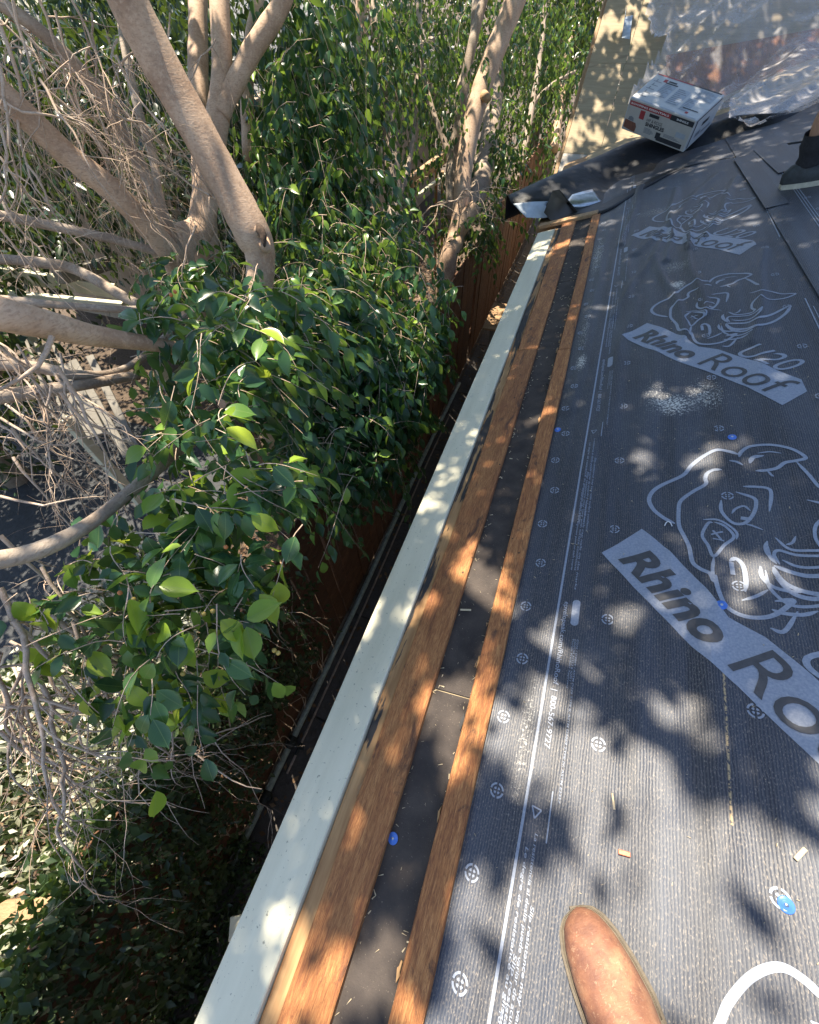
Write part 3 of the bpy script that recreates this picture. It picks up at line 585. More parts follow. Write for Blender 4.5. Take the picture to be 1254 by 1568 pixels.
midr = [P(784, 314, 3.66), P(838, 303, 3.62), P(885, 292, 3.62), P(935, 282, 3.66), P(985, 258, 3.65), P(1040, 243, 3.60), P(1090, 228, 3.50), P(1138, 214, 3.42), P(1197, 196, 3.3), P(1262, 190, 3.3)]
back = [P(776, 300, 3.78), P(834, 273, 3.76), P(888, 250, 3.80), P(940, 229, 3.84), P(985, 212, 3.80), P(1035, 204, 3.72), P(1085, 190, 3.62), P(1128, 178, 3.50), P(1192, 174, 3.36), P(1262, 168, 3.4)]
under = [p + np.array([0, .10, -.22]) for p in back]
Gd = loft([front, midr, back, under], 90, 26)
for j in range(Gd.shape[0]):
    for i in range(Gd.shape[1]):
        p = Gd[j, i]; Gd[j, i, 2] += .012 * mnoise.noise(Vector(p * 3)) + .003 * mnoise.noise(Vector(p * 11)) * min(1, j / 6)
flap = grid_mesh('black_underlayment_fold', Gd, M['black'], True, .004)
tag(flap, 'crumpled black underlayment folded back past the eave, under the shingle carton', 'underlayment')
lipG = loft([[P(806, 333, 3.57), P(828, 334, 3.55), P(845, 332, 3.55)], [P(795, 322, 3.60), P(815, 317, 3.56), P(836, 316, 3.55)], [P(786, 312, 3.62), P(812, 309, 3.55), P(840, 308, 3.53)]], 12, 8)
o = grid_mesh('sheen_lip', lipG, M['metal_pale'], True, .002); tag(o, 'pale blue triangular scrap of sheet metal at the black fold\'s drooping tip', 'painted sheen')  # added pale piece: the black sheet's highlight put in as colour
def angle(name, p0, p1, up, side, w1, w2, mat, label, cat, t=.0016):
    p0, p1, up, side = (np.asarray(x, float) for x in (p0, p1, up, side)); up = up / np.linalg.norm(up); side = side / np.linalg.norm(side)
    sec = [up * w1, np.zeros(3), side * w2, side * w2 + up * t * 3]
    V = np.vstack([[p0 + s for s in sec], [p1 + s for s in sec]]); F = np.array([[0, 1, 5, 4], [1, 2, 6, 5], [2, 3, 7, 6]]); V, mw = recenter(V)
    o = obj(name, mesh_np(name, V, [F], mat), mw); md = o.modifiers.new('thickness', 'SOLIDIFY'); md.thickness = t; return tag(o, label, cat)
a, b_, c_ = P(843, 291, 3.46), P(880, 330, 3.44), P(829, 335, 3.46)
angle('drip_edge_offcut', P(846, 292, 3.47), P(878, 331, 3.45), P(829, 335, 3.47) - P(846, 292, 3.47), P(857, 290, 3.44) - P(846, 292, 3.47), .20, .06, M['metal_dark'], 'dark brown angled drip edge offcut standing on the black fold', 'drip edge')
sG = loft([[P(866, 323, 3.50), P(893, 325, 3.49), P(921, 318, 3.49)], [P(866, 312, 3.46), P(893, 312, 3.44), P(921, 308, 3.45)], [P(876, 298, 3.5), P(893, 293, 3.5), P(907, 290, 3.5)]], 14, 10)
o = grid_mesh('flashing_offcut', sG, M['metal_bare'], True, .0016); tag(o, 'curled shiny galvanised flashing offcut lying on the black fold', 'flashing')
def FP(a, b, w=0.0): return np.array(FF @ Vector((a, b, w)))
angle('drip_edge_piece', P(952, 58, 4.55), P(962, -8, 5.1), P(975, 62, 4.45) - P(952, 58, 4.55), P(957, 20, 4.5) - P(952, 58, 4.55), .11, .07, M['metal_pale'], 'pale grey metal drip edge piece lying on the plywood', 'drip edge')

# ------------------------------------------------------------------ carton of shingles
BM = np.array([[.897, .443, -.003], [-.421, .85, -.316], [-.138, .284, .949]]); SCB = 1.06
BO = np.array([.62, 4.874, -.948]) * SCB + np.array([0, 0, CAMZ]); bw, bh, bl = .586 * SCB, .2114 * SCB, .3736 * SCB
CF = Matrix([[*BM[0], BO[0]], [*BM[1], BO[1]], [*BM[2], BO[2]], [0, 0, 0, 1]])      # x: along the front (0 = right end), y: back, z: up
carton = link(bpy.data.objects.new('shingle_carton', None), CF @ Matrix.Translation((-bw / 2, bl / 2, 0)))
tag(carton, 'white cardboard carton of hip and ridge shingles with red band', 'carton')
def cpart(name, pts, mat, th=.003):
    me = bpy.data.meshes.new(name); me.from_pydata(pts, [], [tuple(range(len(pts)))]); me.materials.append(mat); return obj(name, me, CF, carton)
bm = bmesh.new(); bmesh.ops.create_cube(bm, size=1)
for v in bm.verts: v.co = Vector(((v.co.x - .5) * bw, (v.co.y + .5) * bl, (v.co.z + .5) * bh))
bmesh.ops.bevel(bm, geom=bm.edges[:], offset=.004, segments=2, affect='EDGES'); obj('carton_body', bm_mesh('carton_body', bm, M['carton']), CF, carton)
def front_rect(name, x0, x1, z0, z1, mat, d=.0012): return cpart(name, [(-bw + x0 * bw, -d, z0 * bh), (-bw + x1 * bw, -d, z0 * bh), (-bw + x1 * bw, -d, z1 * bh), (-bw + x0 * bw, -d, z1 * bh)], mat)
def top_rect(name, x0, x1, y0, y1, mat, d=.0012): return cpart(name, [(-bw + x0 * bw, y0 * bl, bh + d), (-bw + x1 * bw, y0 * bl, bh + d), (-bw + x1 * bw, y1 * bl, bh + d), (-bw + x0 * bw, y1 * bl, bh + d)], mat)
def side_rect(name, y0, y1, z0, z1, mat, d=.0012): return cpart(name, [(d, y0 * bl, z0 * bh), (d, y1 * bl, z0 * bh), (d, y1 * bl, z1 * bh), (d, y0 * bl, z1 * bh)], mat)
front_rect('shaded_front', .015, .985, .02, .98, M['carton_shade'], .0006)  # overlay that carries the painted shade of the front
front_rect('red_band', .02, .65, .80, .94, M['red']); front_rect('black_band', .65, .985, .78, .94, M['ink'])
front_rect('red_emblem', .21, .285, .50, .76, M['red']); front_rect('dark_tag', .35, .50, .66, .76, M['ink'])
cpart('roof_picture', [(-bw + .02 * bw, -.0012, .10 * bh), (-bw + .21 * bw, -.0012, .04 * bh), (-bw + .215 * bw, -.0012, .22 * bh), (-bw + .19 * bw, -.0012, .33 * bh), (-bw + .02 * bw, -.0012, .36 * bh)], M['tan_ink'])
cpart('house_picture', [(-bw + .06 * bw, -.0012, .37 * bh), (-bw + .15 * bw, -.0012, .35 * bh), (-bw + .14 * bw, -.0012, .46 * bh), (-bw + .10 * bw, -.0012, .50 * bh), (-bw + .065 * bw, -.0012, .46 * bh)], M['grey_ink'])
front_rect('black_footer', .555, .94, .05, .20, M['ink']); front_rect('footer_badge', .53, .60, .10, .30, M['ink'], .0016); front_rect('grey_note', .80, .94, .36, .52, M['bluegrey_ink'])
for k in range(5): front_rect('fine_print', .34, .46 + .03 * math.sin(k), .145 + .035 * k, .165 + .035 * k, M['grey_ink'])
for k in range(3): front_rect('fine_print', .64, .90 - .05 * k, .24 + .035 * k, .26 + .035 * k, M['grey_ink'])
def carton_text(s, x, z, w, h, mat, bold=.002):
    t = text_bm(s, .1, bold); place2d(t, (0, 0), (1, 0), (0, 1), w * bw, h * bh)
    for v in t.verts: v.co = Vector((-bw + x * bw + v.co.x, -.002, z * bh + v.co.y))
    obj('front_lettering', bm_mesh('front_lettering', t, mat), CF, carton)
carton_text('HIP & RIDGE', .335, .50, .24, .10, M['ink'], .0); carton_text('SHINGLES', .335, .36, .29, .12, M['ink'], .004)
carton_text('ROOFING ESSENTIALS', .04, .84, .58, .06, M['white_ink']); carton_text('SHINGLE', .74, .83, .17, .06, M['white_ink'])
top_rect('red_edge', .02, .55, .955, .99, M['red']); top_rect('black_edge', .55, .97, .955, .99, M['ink']); top_rect('red_emblem', .17, .22, .78, .88, M['red'])
top_rect('grey_edge', .01, .97, .01, .045, M['bluegrey_ink'])
for x0, x1, y0, y1 in ((.22, .40, .30, .74), (.44, .62, .20, .74), (.66, .80, .14, .56), (.70, .95, .60, .92)):
    top_rect('text_panel', x0, x1, y0, y1, M['bluegrey_ink'])
    for k in range(9): top_rect('fine_print', x0 + .01, x1 - .02 - .03 * (k % 3), y0 + (y1 - y0) * (k + .3) / 9, y0 + (y1 - y0) * (k + .62) / 9, M['grey_ink'], .0018)
for k in range(5): top_rect('line_drawing', .05 + .02 * (k % 2), .17, .16 + .14 * k, .18 + .14 * k, M['grey_ink']); top_rect('line_drawing', .08, .095, .18 + .14 * k, .25 + .14 * k, M['grey_ink'])
top_rect('black_strip', .70, .92, .22, .25, M['ink'], .0022); top_rect('red_emblem', .78, .82, .09, .15, M['red'], .0022); top_rect('heading', .24, .36, .82, .87, M['ink']); top_rect('heading', .22, .40, .76, .80, M['ink'])
side_rect('dark_slot', .06, .11, .06, .92, M['ink']); side_rect('hand_hole', .40, .66, .52, .64, M['ink']); side_rect('fine_print', .25, .45, .25, .40, M['grey_ink']); side_rect('fine_print', .50, .85, .22, .30, M['grey_ink']); side_rect('black_strip', .04, .96, .90, .95, M['ink'])

# ------------------------------------------------------------------ clear plastic sheeting over the far roof
def surf(x, y): return max(RZ + x / 3.0, CAMZ - 1.31 + math.tan(PH) * (y - 6.37))
def surf_hit(px, py):
    r = ray(px, py)
    t1 = -1.25 / (r[2] - r[0] / 3.0); c = [t for t in [t1] if t > 0]
    den = r[2] - math.tan(PH) * r[1]
    if abs(den) > 1e-6:
        t2 = (-1.31 - math.tan(PH) * 6.37) / den
        if t2 > 0: c.append(t2)
    t = min(c); return (r[0] * t, r[1] * t)
outl = [(1004, -6), (980, 30), (975, 58), (986, 88), (1004, 104), (972, 146), (953, 172), (950, 200), (1010, 165), (1086, 186), (1094, 216), (1112, 224), (1160, 212), (1176, 198), (1225, 186), (1300, 176), (1420, 120), (1400, -30), (1200, -30)]
poly = np.array([surf_hit(*p) for p in outl])
def inside(x, y):
    c = False; n = len(poly); j = n - 1
    for i in range(n):
        if (poly[i, 1] > y) != (poly[j, 1] > y) and x < (poly[j, 0] - poly[i, 0]) * (y - poly[i, 1]) / (poly[j, 1] - poly[i, 1]) + poly[i, 0]: c = not c
        j = i
    return c
def edge_dist(x, y):
    a = poly; b = np.roll(poly, -1, 0); d = b - a; t = np.clip(((x - a[:, 0]) * d[:, 0] + (y - a[:, 1]) * d[:, 1]) / ((d ** 2).sum(1) + 1e-9), 0, 1)
    return np.hypot(x - a[:, 0] - t * d[:, 0], y - a[:, 1] - t * d[:, 1]).min()
lo, hi = poly.min(0), poly.max(0); hi[0] = min(hi[0], 4.2); hi[1] = min(hi[1], 10.0); st = .04
xs = np.arange(lo[0], hi[0], st); ysv = np.arange(lo[1], hi[1], st); idx = {}; V = []; F = []
for j, y in enumerate(ysv):
    for i, x in enumerate(xs):
        if not inside(x, y): continue
        e = edge_dist(x, y); q = Vector((x, y, 0)); dg = x * .75 + y * .5
        ac = x * .80 - y * .60; al = x * .60 + y * .80; fold = abs(mnoise.noise(Vector((ac * 1.7, al * .45, 2.2)))); fold2 = abs(mnoise.noise(Vector((ac * 4.5 + .6 * math.sin(al * 2), al * .9, 9.1))))
        rid = (1 - fold * 2.6) if fold < .38 else 0; rid2 = (1 - fold2 * 3) if fold2 < .33 else 0
        h = .02 + .10 * rid + .045 * rid2 + .012 * mnoise.noise(q * 7) + (.055 * max(0, 1 - e / .12) * (1 + mnoise.noise(q * 17)))
        idx[(i, j)] = len(V); V.append((x + .012 * mnoise.noise(q * 11), y + .012 * mnoise.noise(q * 13 + Vector((5, 5, 5))), surf(x, y) + h + .02))
for (i, j), a in idx.items():
    q = [(i, j), (i + 1, j), (i + 1, j + 1), (i, j + 1)]
    if all(k in idx for k in q): F.append([idx[k] for k in q])
V, mw = recenter(np.array(V)); pl = obj('plastic_sheeting', mesh_np('plastic_sheeting', V, [np.array(F)], M['plastic'], True), mw)
tag(pl, 'wrinkled clear plastic sheeting spread over the far roof behind the carton', 'plastic sheeting')
kraft = obj('loose_board', box_mesh('loose_board', 1.5, 1.1, .02, M['lath'], .002), FF @ Matrix.Translation((1.25, .95, .004)) @ Matrix.Rotation(.25, 4, 'Z')); tag(kraft, 'reddish brown board lying under the clear plastic sheeting', 'board')
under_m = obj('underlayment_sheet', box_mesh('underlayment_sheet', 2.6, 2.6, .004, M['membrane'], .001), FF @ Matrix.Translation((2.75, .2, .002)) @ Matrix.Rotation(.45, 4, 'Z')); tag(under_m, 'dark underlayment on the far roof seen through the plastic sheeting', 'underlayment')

# ------------------------------------------------------------------ photographer's boot
def boot():
    toe = roof_uv(868, 1392); hx, hy = roof_uv(1010, 1640)
    t = np.array([.366, -.030]); d = np.array([.60, -.80]); d /= np.linalg.norm(d); ang = math.atan2(-d[0], d[1])     # heel direction
    Fm = RF @ Matrix.Translation((t[0], t[1], .0085)) @ Matrix.Rotation(math.atan2(d[1], d[0]) + math.pi / 2, 4, 'Z') @ Matrix.Diagonal((1.18, 1.08, 1.12, 1))   # local -y -> heel
    root = link(bpy.data.objects.new('leather_boot', None), Fm); tag(root, 'worn tan leather boot with rounded toe standing on the sunlit membrane', 'boot')
    L = .30
    ys = np.array([0, .006, .02, .045, .08, .12, .16, .20, .24, .27, .292, .30]); wl = np.array([.006, .024, .037, .046, .051, .0525, .048, .041, .037, .036, .028, .006]); wr = np.array([.006, .021, .033, .043, .050, .054, .050, .041, .037, .036, .028, .006])
    def outline(g, n=60):
        s = np.linspace(0, 1, n) ** 1.0; y = L * (1 - np.cos(s * math.pi)) / 2; return y, np.interp(y, ys, wl) + g, np.interp(y, ys, wr) + g
    def slab(name, g, z0, z1, mat):
        y, a, b = outline(g); top = [(-p, -q - 0 * g + (g if i == 0 else 0), z1) for i, (p, q) in enumerate(zip(a, y))]; r = [(p, -q, z1) for p, q in zip(b, y)][::-1]
        ring = np.array(top + r); n = len(ring); bot = ring.copy(); bot[:, 2] = z0; ring2 = ring.copy(); ring2[:, :2] *= 1.0
        V = np.vstack([ring, bot]); i = np.arange(n); j = (i + 1) % n; me = bpy.data.meshes.new(name)
        me.from_pydata([tuple(x) for x in V], [], [tuple(range(n))[::-1], *[(int(a_), int(b_), int(b_ + n), int(a_ + n)) for a_, b_ in zip(i, j)]]); me.materials.append(mat)
        bmm = bmesh.new(); bmm.from_mesh(me); bmesh.ops.recalc_face_normals(bmm, faces=bmm.faces); bmm.to_mesh(me); bmm.free(); return obj(name, me, Fm, root)
    slab('sole', .005, 0, .010, M['sole']); slab('welt', .0045, .0102, .014, M['welt'])
    # upper: cross sections from toe to heel rising into a shaft
    secs = []; NS = 24; A = np.linspace(0, math.pi, NS)
    for y in np.concatenate([[.001, .004, .010, .018], np.linspace(.03, .19, 15)]):
        a, b = np.interp(y, ys, wl) - .003, np.interp(y, ys, wr) - .003; h = np.interp(y, [0, .01, .03, .06, .10, .14, .19], [.008, .030, .044, .050, .058, .075, .11])
        ring = []
        for k in A:
            c, s = math.cos(k), math.sin(k); x = -(a if c > 0 else b) * math.copysign(abs(c) ** .72, c); z = .014 + h * abs(s) ** .80; ring.append((x, -y, z + .0022 * mnoise.noise(Vector((x * 40, y * 60, 1))) + .0016 * math.sin(y * 330 + 9 * x * 30) * max(0, min(1, (y - .075) / .02)) * max(0, min(1, (.15 - y) / .02))))
        secs.append(ring)
    V = np.array(secs).reshape(-1, 3); n = len(secs); i = np.arange(n - 1)[:, None] * NS; j = np.arange(NS - 1)[None, :]
    F = np.stack([i + j, i + j + 1, i + NS + j + 1, i + NS + j], -1).reshape(-1, 4)
    v2 = np.array([(0, .0005, .0145)]); cap = np.array([[k + 1, k, len(V)] for k in range(NS - 1)])
    obj('upper', mesh_np('upper', np.vstack([V, v2]), [F, cap], M['leather'], True), Fm, root)
    sh = []; A2 = np.linspace(0, math.tau, 24, endpoint=False)
    for z, ry, rx, cy in ((.0145, .058, .036, -.238), (.05, .060, .037, -.238), (.085, .068, .042, -.228), (.12, .062, .044, -.228), (.17, .060, .047, -.236), (.24, .064, .052, -.243)):
        sh.append([(rx * math.cos(k), cy + ry * math.sin(k), z) for k in A2])
    V = np.array(sh).reshape(-1, 3); n = len(sh); i = np.arange(n - 1)[:, None] * 24; j = np.arange(24)[None, :]; jn = (j + 1) % 24
    obj('shaft', mesh_np('shaft', V, [np.stack([i + j, i + jn, i + 24 + jn, i + 24 + j], -1).reshape(-1, 4)], M['leather'], True), Fm, root)
    # stitched line round the toe
    y, a, b = outline(-.0005); pts = np.array([(-p, -q, .0142) for p, q in zip(a, y)][:30][::-1] + [(p, -q, .0142) for p, q in zip(b, y)][1:30]); v, f = tube(pts, np.full(len(pts), .0011), 5); obj('stitching', mesh_np('stitching', v, f, M['welt'], True), Fm, root)
boot()

# ------------------------------------------------------------------ worker at the right edge (mostly out of frame)
def person():
    foot = RW(1.258, 3.73, .012); base = foot.copy(); base[0] += .12
    ph = thing('person', base, 'worker in black shoes and socks standing on the membrane beside the offcuts', 'person')
    R_ = lambda x, y, z: (foot[0] + x, foot[1] + y, foot[2] + z)
    f2 = RW(1.62, 3.45, .012) - foot
    vs = [R_(.17, -.03, .92), R_(.17, -.05, 1.12), R_(.17, -.10, 1.36), R_(.17, -.13, 1.50), R_(.17, -.17, 1.60), R_(.17, -.19, 1.70),      # 0 pelvis 1 waist 2 chest 3 neck 4 head 5 crown
          R_(.06, -.02, .88), R_(-.05, -.06, .50), R_(-.075, .0, .30), R_(-.005, .02, .09),                                                      # 6 hipL 7 knee 8 calf 9 ankle
          R_(.27, -.04, .90), R_(.5 * .27 + .5 * f2[0], -.16, .58), R_(f2[0] - .01, f2[1] + .03, f2[2] + .30), R_(f2[0], f2[1] + .03, f2[2] + .09),
          R_(-.02, -.10, 1.34), R_(-.06, -.16, 1.08), R_(.02, -.34, .92), R_(.04, -.40, .88), R_(.36, -.10, 1.34), R_(.40, -.16, 1.08), R_(.33, -.36, .95), R_(.31, -.42, .92)]
    ed = [(0, 1), (1, 2), (2, 3), (3, 4), (4, 5), (0, 6), (6, 7), (7, 8), (8, 9), (0, 10), (10, 11), (11, 12), (12, 13), (2, 14), (14, 15), (15, 16), (16, 17), (2, 18), (18, 19), (19, 20), (20, 21)]
    rd = [.13, .125, .15, .055, .085, .07, .085, .058, .056, .036, .085, .058, .056, .036, .055, .042, .032, .028, .055, .042, .032, .028]
    bmv = np.array(vs) - base; me = bpy.data.meshes.new('body'); me.from_pydata([tuple(v) for v in bmv], ed, []); me.materials.append(M['skin'])
    o = obj('body', me, Matrix.Translation(Vector(base)), ph); sk = o.modifiers.new('skin', 'SKIN'); ly = me.skin_vertices[0]
    for k, r in enumerate(rd): ly.data[k].radius = (r, r); ly.data[k].use_root = (k == 0)
    ss = o.modifiers.new('sub', 'SUBSURF'); ss.levels = 2; ss.render_levels = 2
    def sleeve(name, ids, scale, mat, n=14, f0=0.0, f1=1.0):
        pts = catmull([vs[i] for i in ids], n); r = np.interp(np.linspace(0, len(ids) - 1, n), range(len(ids)), [rd[i] for i in ids]) * scale
        k0, k1 = int(f0 * (n - 1)), int(f1 * (n - 1)) + 1; v, f = tube(pts[k0:k1], r[k0:k1], 16, .03, False); o2 = obj(name, mesh_np(name, v, f, mat, True), None, ph); return o2
    for ids in ((8, 9), (12, 13)):
        pts = catmull([vs[ids[0]], vs[ids[1]], tuple(np.array(vs[ids[1]]) - [0, 0, .04])], 18); rr = np.linspace(.072, .058, 18) * (1 + .07 * np.sin(np.arange(18) * 1.9)); v, f = tube(pts[2:], rr[2:], 18, .05, False); obj('sock', mesh_np('sock', v, f, M['sock'], True), None, ph)
    sleeve('shorts_leg', (0, 6, 7), 1.22, M['shorts'], 16, .1, .9); sleeve('shorts_leg', (0, 10, 11), 1.22, M['shorts'], 16, .1, .9); sleeve('shirt', (0, 1, 2, 3), 1.18, M['shirt'], 20, 0, .93)
    sleeve('shirt_sleeve', (2, 14, 15), 1.25, M['shirt'], 16, .3, .8); sleeve('shirt_sleeve', (2, 18, 19), 1.25, M['shirt'], 16, .3, .8)
    hv, hf = tube([vs[4], tuple(np.array(vs[5]) + [0, .02, .02])], [.088, .07], 14, .05); obj('hair', mesh_np('hair', hv, hf, M['hair'], True), None, ph)
    for fx, fy, fz, rz in ((0, 0, 0, -1.88 - math.pi), (*f2, -2.3 - math.pi)):                     # shoes
        Fm = Matrix.Translation((foot[0] + fx, foot[1] + fy, foot[2] + fz)) @ Matrix.Rotation(-TH, 4, 'Y') @ Matrix.Rotation(rz + math.pi, 4, 'Z')
        A = np.linspace(0, math.pi, 18); secs = []
        for y in np.linspace(-.10, .19, 18):
            s = (y + .10) / .29; w = .036 + .016 * math.sin(min(1, s * 1.05) * math.pi) * (1 if s < .9 else .8); w *= max(.12, min(1, (1 - s) / .10 + .1)) * max(.3, min(1, s / .06 + .3)); h = np.interp(s, [0, .1, .3, .45, .7, .9, 1], [.05, .085, .10, .095, .062, .045, .015])
            secs.append([(w * math.copysign(abs(math.cos(k)) ** .8, math.cos(k)), y, .022 + h * abs(math.sin(k)) ** .8 + .003 * mnoise.noise(Vector((k * 3, y * 40, 3)))) for k in A])
        V = np.array(secs).reshape(-1, 3); i = np.arange(17)[:, None] * 18; j = np.arange(17)[None, :]; s_ = obj('shoe', mesh_np('shoe', V, [np.stack([i + j, i + j + 1, i + 18 + j + 1, i + 18 + j], -1).reshape(-1, 4)], M['shoe'], True), Fm, ph)
        ring = np.array([(q[0][0] * 1.08, q[0][1], 0) for q in secs] + [(q[-1][0] * 1.08, q[-1][1], 0) for q in secs][::-1]); n = len(ring); up = ring.copy(); up[:, 2] = .026; ii = np.arange(n); jj = (ii + 1) % n
        me = bpy.data.meshes.new('shoe_sole'); me.from_pydata([tuple(x) for x in np.vstack([ring, up])], [], [tuple(range(n, 2 * n))] + [(int(a_), int(b_), int(b_ + n), int(a_ + n)) for a_, b_ in zip(ii, jj)]); me.materials.append(M['shoesole']); obj('shoe_sole', me, Fm, s_)
person()

# ------------------------------------------------------------------ fence, pipes, neighbour
FX = -1.25
fence = thing('fence', (FX, 4, 0), 'brown vertical board fence along the narrow walkway, ivy at its near end', 'fence')
bms = [box_mesh('fence_board', .019, .134 - .004 * k, 1.78 + .02 * k, M['fencewood'], .003) for k in range(3)]
y = -3.0; k = 0
while y < 15.5:
    if not (6.05 < y < 6.25):
        obj('fence_board', bms[k % 3], Matrix.Translation((FX + random.uniform(-.006, .006), y, .03)) @ Matrix.Rotation(random.gauss(0, .008), 4, 'X'), fence)
    y += .1425; k += 1
for y in np.arange(-3.0, 16, 2.4): obj('fence_post', box_mesh('fence_post', .09, .09, 1.66, M['fencewood'], .005), Matrix.Translation((FX - .075, y, 0)), fence)
for z in (.35, 1.5): obj('fence_rail', box_mesh('fence_rail', .04, 18.6, .09, M['fencewood'], .004), Matrix.Translation((FX - .032, 6.2, z)), fence)
def pipe(name, x, z, r, y0, y1, mat, label, fits=()):
    t = thing(name, (x, y0, z), label, 'pipe'); ys_ = np.linspace(y0, y1, 24); pts = [(x + .012 * math.sin(q * 1.3), q, z + .006 * math.sin(q * 2.1)) for q in ys_]
    v, f = tube(pts, np.full(24, r), 10); obj('pipe_run', mesh_np('pipe_run', v, f, mat, True), None, t)
    for q in fits:
        v, f = tube([(x, q - .05, z), (x, q - .045, z), (x, q + .045, z), (x, q + .05, z)], [r * 1.1, r * 1.5, r * 1.5, r * 1.1], 10); obj('coupling', mesh_np('coupling', v, f, M['fitting']), None, t)
        v, f = tube([(x + .0, q, z), (x + .05, q + .01, z + .02)], [r * .9, r * .8], 8); obj('elbow', mesh_np('elbow', v, f, M['fitting']), None, t)
pipe('drain_pipe', -1.185, .062, .026, -.78, 5.4, M['pipegreen'], 'grey green pipe running along the foot of the fence', (.11, -.30))
pipe('water_line', -1.105, .05, .010, -.1, 4.6, M['copper'], 'thin rusty water line beside the grey green pipe', (.09,))
o = obj('wood_offcut', box_mesh('wood_offcut', .07, .09, .02, M['cream'], .003), Matrix.Translation(Vector(P(362, 1416, 2.35))) @ Matrix.Rotation(.5, 4, 'Z')); tag(o, 'pale board corner sticking out below the white eave board', 'offcut'); o.location = Vector(G(364, 1420, 1.15))
pp = obj('prop_post', box_mesh('prop_post', .06, .06, 1.14, M['greypaint'], .003), Matrix.Translation((MW[o.name].translation.x * 0 + o.location.x + .03, o.location.y, .008))); tag(pp, 'grey post holding up the pale board corner under the eave', 'post')
o = obj('plank_end', box_mesh('plank_end', .24, .75, .025, M['rawwood'], .003), Matrix.Translation(Vector(G(760, 486, 1.0))) @ Matrix.Rotation(.02, 4, 'Z')); tag(o, 'sunlit yellow plank end beside the eave, against the fence', 'plank')
o = obj('sawhorse_leg', box_mesh('sawhorse_leg', .05, .5, .98, M['greypaint'], .003), Matrix.Translation(Vector(G(760, 486, 1.0)) * 1.0 - Vector((0, 0, .99)))); tag(o, 'low grey trestle under the sunlit plank end', 'trestle')

nb = thing('neighbour_house', (-6.9, 9.5, 0), 'beige stucco house beyond the trees with a wood trimmed eave', 'house')
obj('wall', box_mesh('wall', .25, 9, 3.0, M['stucco'], 0), Matrix.Translation((-4.6, 9.9, 0)), nb); obj('wall', box_mesh('wall', 4.5, .25, 3.0, M['stucco'], 0), Matrix.Translation((-6.9, 5.5, 0)), nb)
w = obj('window', box_mesh('window', .05, 1.3, 1.1, M['cream'], .01), Matrix.Translation((-4.47, 11.1, 1.2)), nb); obj('window_pane', box_mesh('window_pane', .02, 1.16, .96, M['glass'], 0), Matrix.Translation((-4.44, 11.1, 1.27)), w)
rf = Matrix.Translation((-6.3, 10.0, 3.15)) @ Matrix.Rotation(.22, 4, 'Y'); obj('roof', box_mesh('roof', 4.4, 9.6, .12, M['roofgravel'], .01), rf, nb); obj('eave_board', box_mesh('eave_board', .04, 9.6, .2, M['cream'], .005), Matrix.Translation((-4.12, 10.0, 2.56)), nb)
# pale side gate / lean-to timbers seen through the trunks
lt = thing('lean_to', (-1.9, 8.6, 0), 'pale timber lean-to frame seen behind the right hand trunks', 'lean-to')
def beam(name, p0, p1, w, h, mat, parent):
    p0, p1 = Vector(p0), Vector(p1); d = p1 - p0; q = d.to_track_quat('Y', 'Z').to_matrix().to_4x4(); me = box_mesh(name, w, d.length, h, mat, .004, 2, .004)
    return obj(name, me, Matrix.Translation((p0 + p1) / 2) @ q @ Matrix.Translation((0, 0, -h / 2)), parent)
beam('beam', P(628, 280, 6.6), P(700, 225, 7.2), .10, .16, M['rawwood'], lt); beam('beam', P(640, 300, 6.6), P(705, 250, 7.2), .06, .05, M['cream'], lt); beam('rafter', P(600, 275, 6.4), P(632, 245, 6.7), .04, .06, M['greypaint'], lt)
for px in (668, 678): beam('post', P(px, 262, 6.9), G(px - 2, 420, 0.02), .05, .05, M['rawwood'], lt)
# patio cover at the left
pc = thing('patio_cover', (-3.6, 1.2, 0), 'cream painted patio cover with slatted top behind the bare branches', 'patio cover')
beam('beam', P(-60, 408, 4.3), P(178, 446, 4.6), .07, .14, M['cream'], pc); beam('beam', P(-60, 446, 4.1), P(190, 470, 4.4), .06, .10, M['cream'], pc); beam('beam', P(90, 425, 4.2), P(170, 402, 4.8), .10, .12, M['greypaint'], pc)
for k in range(4): beam('slat', P(40 + 14 * k, 520 + 3 * k, 4.3), P(84 + 16 * k, 640 + 3 * k, 4.0), .03, .02, M['greypaint'], pc)
beam('slat', P(95, 560, 3.9), P(150, 668, 3.8), .16, .03, M['greypaint'], pc); beam('slat', P(112, 552, 3.95), P(196, 700, 3.8), .07, .03, M['greypaint'], pc); beam('slat', P(138, 545, 3.95), P(210, 690, 3.8), .07, .03, M['greypaint'], pc)
for a_ in ((-40, 410, 4.3), (176, 446, 4.6), (100, 640, 4.0)):
    q = P(*a_); beam('post', q, (q[0], q[1], 0), .09, .09, M['cream'], pc)
bmx = beam('timber_beam', P(-110, 1412, 1.72), P(96, 1384, 1.80), .075, .075, M['rawwood'], None); tag(bmx, 'short squared brown timber jutting over the ivy', 'timber')
sc_ = obj('paper_scrap', box_mesh('paper_scrap', .085, .045, .002, M['paper'], .0004), Matrix.Translation(Vector(P(205, 1272, 2.02))) @ Matrix.Rotation(.35, 4, 'Z') @ Matrix.Rotation(-.5, 4, 'Y')); tag(sc_, 'small white paper scrap caught on the ivy', 'paper scrap')

